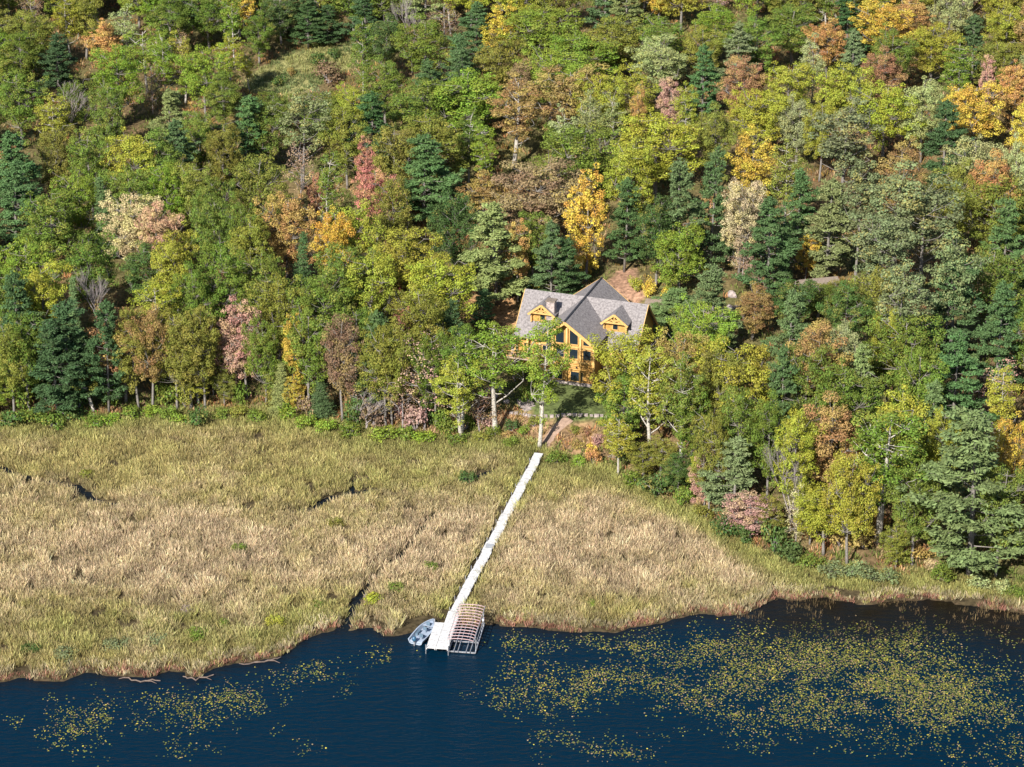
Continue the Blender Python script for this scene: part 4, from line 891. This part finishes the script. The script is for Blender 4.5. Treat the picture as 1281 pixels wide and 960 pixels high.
# boulders and the stone retaining wall at the lawn's foot
def boulder_mesh(seed):
    rng2 = np.random.default_rng(seed); import bmesh
    bm = bmesh.new(); bmesh.ops.create_icosphere(bm, subdivisions=2, radius=1)
    for v_ in bm.verts:
        c_ = v_.co; k_ = 1 + .22 * math.sin(c_.x * 3 + seed) + .18 * math.sin(c_.y * 4 + seed * 2) + rng2.uniform(-.07, .07); v_.co = Vector((c_.x * k_, c_.y * k_ * .8, c_.z * k_ * .62))
    me = bpy.data.meshes.new("boulder"); bm.to_mesh(me); bm.free(); me.materials.append(M_STONE); return me
BM = [boulder_mesh(i) for i in range(4)]
def boulder(u, v, r, lab):
    x, y, z = ground_at(u, v); o = bpy.data.objects.new("boulder", rs.choice(BM)); COL.objects.link(o); o.location = (x, y, z + r * .3); o.scale = (r, r, r); o.rotation_euler = (0, 0, rs.uniform(0, 6)); tag(o, lab, "boulder", "boulders around the house yard")
for i, (u, v, r) in enumerate([(612, 494, .7), (620, 500, .5), (626, 490, .6), (618, 508, .45), (634, 505, .5), (606, 500, .4)]): boulder(u, v, r, f"{ORD[i] if i else 'largest'} {'pale ' if i else 'pale '}boulder of the rock pile left of the lawn")
for i, (u, v, r) in enumerate([(646, 440, .7), (655, 432, .5)]): boulder(u, v, r, ["pale boulder beside the left end of the house deck", "smaller pale boulder touching the left house corner"][i])
for i, (u, v, r) in enumerate([(916, 372, .8), (913, 388, .6), (975, 344, .7)]): boulder(u, v, r, ["pale boulder at the driveway bend right of the house", "lower pale boulder below the driveway bend", "white boulder left of the small shed"][i])
pw = g2([(640, 519), (668, 522), (690, 522), (712, 520), (740, 521), (765, 523), (788, 524)])
sw = MB(); rr = random.Random(9)
for (x1, y1), (x2, y2) in zip(pw[:-1], pw[1:]):
    n = max(2, int(math.hypot(x2 - x1, y2 - y1) / .6))
    for i in range(n):
        t = i / n; x, y = x1 + (x2 - x1) * t, y1 + (y2 - y1) * t; z = float(height(x, y)); w_ = rr.uniform(.2, .33); h_ = rr.uniform(.1, .34)
        ps = [(x + w_ * rr.uniform(.8, 1.1) * sx, y + w_ * rr.uniform(.6, 1) * sy, z + (h_ if k_ else -.3) * rr.uniform(.85, 1)) for k_ in (0, 1) for sx, sy in ((-1, -1), (1, -1), (1, 1), (-1, 1))]
        sw.add(ps, [(3,2,1,0),(4,5,6,7),(0,1,5,4),(1,2,6,5),(2,3,7,6),(3,0,4,7)])
tag(sw.build("stone_wall", M_STONE), "low rough stone wall along the foot of the lawn before the house", "wall")
st = empty("stone_steps", (*g2([(664, 516)])[0], 0), R(25), "short flight of pale stone steps left of the lawn", "steps")
x, y = st.location[:2]; st.location.z = float(height(x, y)) - .1
for k_ in range(5): MB().box(-.9, .9, k_ * .45, k_ * .45 + .5, -.4, .15 + k_ * .16).build("step", M_STONE, st)

# ------------------------------------------------------------------ dock, boat, boat lift
M_WHITE = mat("bleached_boards", (.62, .61, .59), .7, .1, 3.5, rgb2=(.38, .37, .37)); M_ALU = mat("aluminium", (.48, .48, .50), .35, .1, 3, metal=.6)
M_SECT = mat("grey_mat", (.30, .31, .33), .8, .2, 3)
DA = Vector((*at_z(674.5, 567, .75), .75)); JN = Vector((*at_z(568.5, 765, .75), .75)); DE = Vector((*at_z(552.5, 812, .75), .75))
dk = empty("dock", (JN.x, JN.y, 0), 0, "long narrow white boardwalk dock crossing the marsh from the wood to the lake", "dock")
def loc(p): return Vector(p) - Vector((JN.x, JN.y, 0))
def section(p, q, w, jx=0, m=M_WHITE):
    p, q = loc(p), loc(q); dr = (q - p).normalized(); sd_ = Vector((dr.y, -dr.x, 0)); ln = (q - p).length; nb = max(2, int(ln / .19)); mb = MB()
    for i in range(nb):
        c_ = p + dr * (i + .5) * ln / nb + Vector((0, 0, rr.uniform(-.008, .008))); hw = w / 2 + rr.uniform(-.01, .012); hl = ln / nb / 2 - .009
        vs = [c_ + sd_ * a * hw + dr * b_ * hl + Vector((0, 0, z_)) for z_ in (-.04, 0) for a, b_ in ((-1, -1), (1, -1), (1, 1), (-1, 1))]
        mb.add(vs, [(3,2,1,0),(4,5,6,7),(0,1,5,4),(1,2,6,5),(2,3,7,6),(3,0,4,7)])
    for a in (-1, 1): mb.bar(p + sd_ * a * (w / 2 - .06) + Vector((0, 0, -.12)), q + sd_ * a * (w / 2 - .06) + Vector((0, 0, -.12)), .07, .15)
    o = mb.build("deck_section", m, dk)
    return sd_
ln = (JN - DA).length; ns = 17; prev = DA
for i in range(ns):
    q = DA.lerp(JN, (i + 1) / ns); jit = Vector((rr.uniform(-.07, .07), 0, rr.uniform(-.02, .02)))
    e = DA.lerp(JN, (i + .975) / ns) + jit
    sd_ = section(DA.lerp(JN, i / ns) + jit, e, 1.12)
    for a in (-1, 1):
        pp = loc(e) + sd_ * a * .64; MB().tube([(pp.x, pp.y, -1.2), (pp.x, pp.y, 1.05 + rr.uniform(0, .25))], .035, 6).build("post", M_ALU, dk)
section(JN, DE, 1.35)
dr = (DE - JN).normalized(); sd_ = Vector((dr.y, -dr.x, 0))
sideL = -sd_ if sd_.x > 0 else sd_
pA = JN.lerp(DE, .32) + sideL * 1.22; pB = DE + sideL * 1.22; section(pA, pB, 1.02)
for p in (DE + sideL * 1.75, DE - sideL * .72, pA + sideL * .55, JN - sideL * .7, JN.lerp(DE, .5) - sideL * .74):
    pp = loc(p); MB().tube([(pp.x, pp.y, -1.5), (pp.x, pp.y, 1.15)], .05, 6).build("post", M_ALU, dk)
pm = loc(DA.lerp(JN, .615)); mt = MB().box(-.42, .42, -.55, .55, .012, .03); o = mt.build("mat", M_SECT, dk); o.location = (pm.x, pm.y, .755); o.rotation_euler = (0, 0, math.atan2(dr.y, dr.x) + R(90))

# boat lift with bare canopy hoops
M_HOOP = mat("hoop_tube", (.40, .27, .27), .4, .1, 3)
rot = math.atan2(-dr.y, -dr.x) - R(90)
x, y = at_z(584, 800, 0)
lf = empty("boat_lift", (x, y, 0), rot, "white boat lift frame with bare curved canopy hoops beside the dock end", "boat lift")
LX, LY, ZC = 1.45, 3.9, 2.15
for sx in (-1, 1):
    for sy in (-1, 1): MB().tube([(sx * LX, sy * (LY - 1.1), -1.5), (sx * LX, sy * (LY - 1.1), ZC)], .055, 8).build("post", M_ALU, lf)
    MB().tube([(sx * LX, -LY, ZC), (sx * LX, LY, ZC)], .04, 6).build("canopy_rail", M_ALU, lf)
    MB().bar((sx * LX, -LY + .6, .25), (sx * LX, LY - .6, .25), .1, .14).build("side_beam", M_ALU, lf)
    MB().bar((sx * LX, -LY + 1.1, 1.1), (sx * LX, LY - 1.1, 1.1), .05, .06).build("side_rail", M_ALU, lf)
for yy in (-LY + .6, LY - .6, -1): MB().bar((-LX, yy, .25), (LX, yy, .25), .1, .14).build("cross_beam", M_ALU, lf)
for xx in (-.9, -.45, .45, .9): MB().bar((xx, -LY + .3, .38), (xx, LY - 1.5, .38), .07, .1).build("bunk", M_ALU, lf)
for i in range(13):
    yy = -LY - .3 + 2 * LY * i / 12; MB().tube([(LX * math.cos(t), yy, ZC + .26 * math.sin(t)) for t in np.linspace(0, math.pi, 11)], .048, 6).build("hoop", M_HOOP, lf, smooth=True)
for xx in (-.7, .7): zz = ZC + .26 * math.sin(math.acos(xx / LX)); MB().tube([(xx, -LY, zz), (xx, LY, zz)], .022, 5).build("purlin", M_ALU, lf)
MB().tube([(LX + .1, 1.2, 1.9), (LX + .3, 1.2, 1.9)], .22, 12).build("winch_wheel", M_ALU, lf)
for sy in (-1, 1): MB().bar((LX, sy * 1.0, .3), (LX, sy * (LY - 1.1), 1.7), .05, .05).build("brace", M_ALU, lf)

# fishing boat
bs = at_z(520, 806, 0); bw = at_z(542, 782, 0); ang = math.atan2(bw[1] - bs[1], bw[0] - bs[0])
M_HULL = mat("boat_paint", (.30, .35, .42), .35, .12, 2, spec=.5); M_BFLOOR = mat("boat_floor", (.28, .33, .41), .7, .15, 3); M_SEAT = mat("boat_seat", (.10, .15, .20), .6, .2, 3); M_COWL = mat("outboard_cowl", (.03, .09, .16), .3, .1, 3, spec=.5)
bt = empty("fishing_boat", ((bs[0] + bw[0]) / 2 , (bs[1] + bw[1]) / 2, .0), ang, "small grey-blue fishing boat with outboard moored at the left side of the dock end", "boat")
LB = 4.9
secs = []
for i in range(13):
    t = i / 12; x = -LB / 2 + LB * t; hw = .95 * (1 - max(0, (t - .45) / .55) ** 2.2) ** .8 * (.92 + .08 * min(1, t * 4)) if t < 1 else .02
    hw = max(hw, .03); zt = .55 + .22 * t ** 2; zb = -.15 + .35 * max(0, t - .7) ** 1.2 * 2; secs.append((x, hw, zt, zb))
V = []; 
for x, hw, zt, zb in secs: V += [(x, -hw, zt), (x, -hw * .82, (zt + zb) / 2 - .1), (x, 0, zb - .08), (x, hw * .82, (zt + zb) / 2 - .1), (x, hw, zt), (x, hw - min(.13, hw * .6), zt + .01), (x, hw * .75 if hw > .1 else .005, .12 + (zb + .15)), (x, -(hw * .75 if hw > .1 else .005), .12 + (zb + .15)), (x, -(hw - min(.13, hw * .6)), zt + .01)]
K = 9; Fc = [(i * K + k_, i * K + (k_ + 1) % K, (i + 1) * K + (k_ + 1) % K, (i + 1) * K + k_) for i in range(12) for k_ in range(K)] + [tuple(range(K)), tuple(12 * K + k_ for k_ in range(K - 1, -1, -1))]
mb = MB(); mb.add(V, Fc); mb.build("hull", M_HULL, bt)
MB().plate([(-LB / 2 + .12, -.68, .16), (.9, -.66, .16), (1.5, -.4, .16), (1.5, .4, .16), (.9, .66, .16), (-LB / 2 + .12, .68, .16)], (0, 0, .03)).build("floor", M_BFLOOR, bt)
MB().plate([(1.0, -.68, .5), (1.6, -.42, .52), (2.2, -.1, .56), (2.2, .1, .56), (1.6, .42, .52), (1.0, .68, .5)], (0, 0, .05)).build("bow_deck", M_BFLOOR, bt)
MB().box(-LB / 2 + .08, -LB / 2 + .75, -.66, .66, .19, .42).build("stern_bench", M_BFLOOR, bt)
MB().box(-.9, -.0, .42, .72, .19, .5).build("side_locker", M_SEAT, bt)
for sx, sy in ((1.25, 0), (.15, -.1), (-1.45, -.38)):
    s_o = MB().tube([(sx, sy, .19), (sx, sy, .6)], .05, 6).box(sx - .23, sx + .23, sy - .23, sy + .23, .6, .7).build("seat", M_SEAT, bt)
    MB().box(sx - .28, sx - .2, sy - .22, sy + .22, .7, 1.05).build("backrest", M_SEAT, s_o)
om = MB(); om.tube([(-LB / 2 - .22, 0, .55), (-LB / 2 - .24, 0, .72), (-LB / 2 - .22, 0, 1.02), (-LB / 2 - .18, 0, 1.12)], [.16, .25, .23, .1], 10).build("outboard_motor", M_COWL, bt, smooth=True)
m2 = MB().box(-LB / 2 - .3, -LB / 2 - .12, -.06, .06, -.5, .56).build("motor_leg", M_ALU, bt); MB().bar((-LB / 2 - .1, 0, .8), (-LB / 2 + .45, .1, .85), .05, .05).build("tiller", M_DARK, bt)

# dead wood at the water's edge
M_LOGD = mat("driftwood", (.15, .11, .09), .9, .3, 4)
for i, (pts, lab) in enumerate([([(150, 848), (175, 853), (200, 851)], "bleached driftwood log at the lower left marsh edge"), ([(228, 846), (246, 850), (268, 846)], "white forked driftwood right of the driftwood log at the lower left"), ([(300, 832), (330, 828), (352, 821)], "pale driftwood strip below the reeds in the left inlet")]):
    P = [(*at_z(u, v, .12), .12 + rr.uniform(-.03, .08)) for u, v in pts]; P = [Vector(P[0]).lerp(Vector(P[1]), q_ / 5) if q_ < 5 else Vector(P[1]).lerp(Vector(P[2]), (q_ - 5) / 5) for q_ in range(11)]; P = [p + Vector((rr.uniform(-.1, .1), rr.uniform(-.22, .22), rr.uniform(-.07, .07))) for p in P]; mb = MB().tube(P, [.03 + .04 * math.sin(q_ / 10 * 3.1) + rr.uniform(0, .03) for q_ in range(11)], 6)
    P[1] = P[6]; mb.tube([P[1], Vector(P[1]) + Vector((.8, -.5, .25)), Vector(P[1]) + Vector((1.4, -.9, .2))], [.07, .05, .02], 5); tag(mb.build("driftwood", M_LOGD), lab, "driftwood", "driftwood along the shore")
x, y, z = ground_at(272, 524)
tag(MB().tube([(x, y, z + .25), (x + 2, y + .5, z + .3), (x + 4.4, y + .8, z + .25)], [.12, .13, .08], 6).build("fallen_log", M_LOGD), "pale fallen log lying at the foot of the tall pink maple", "log")
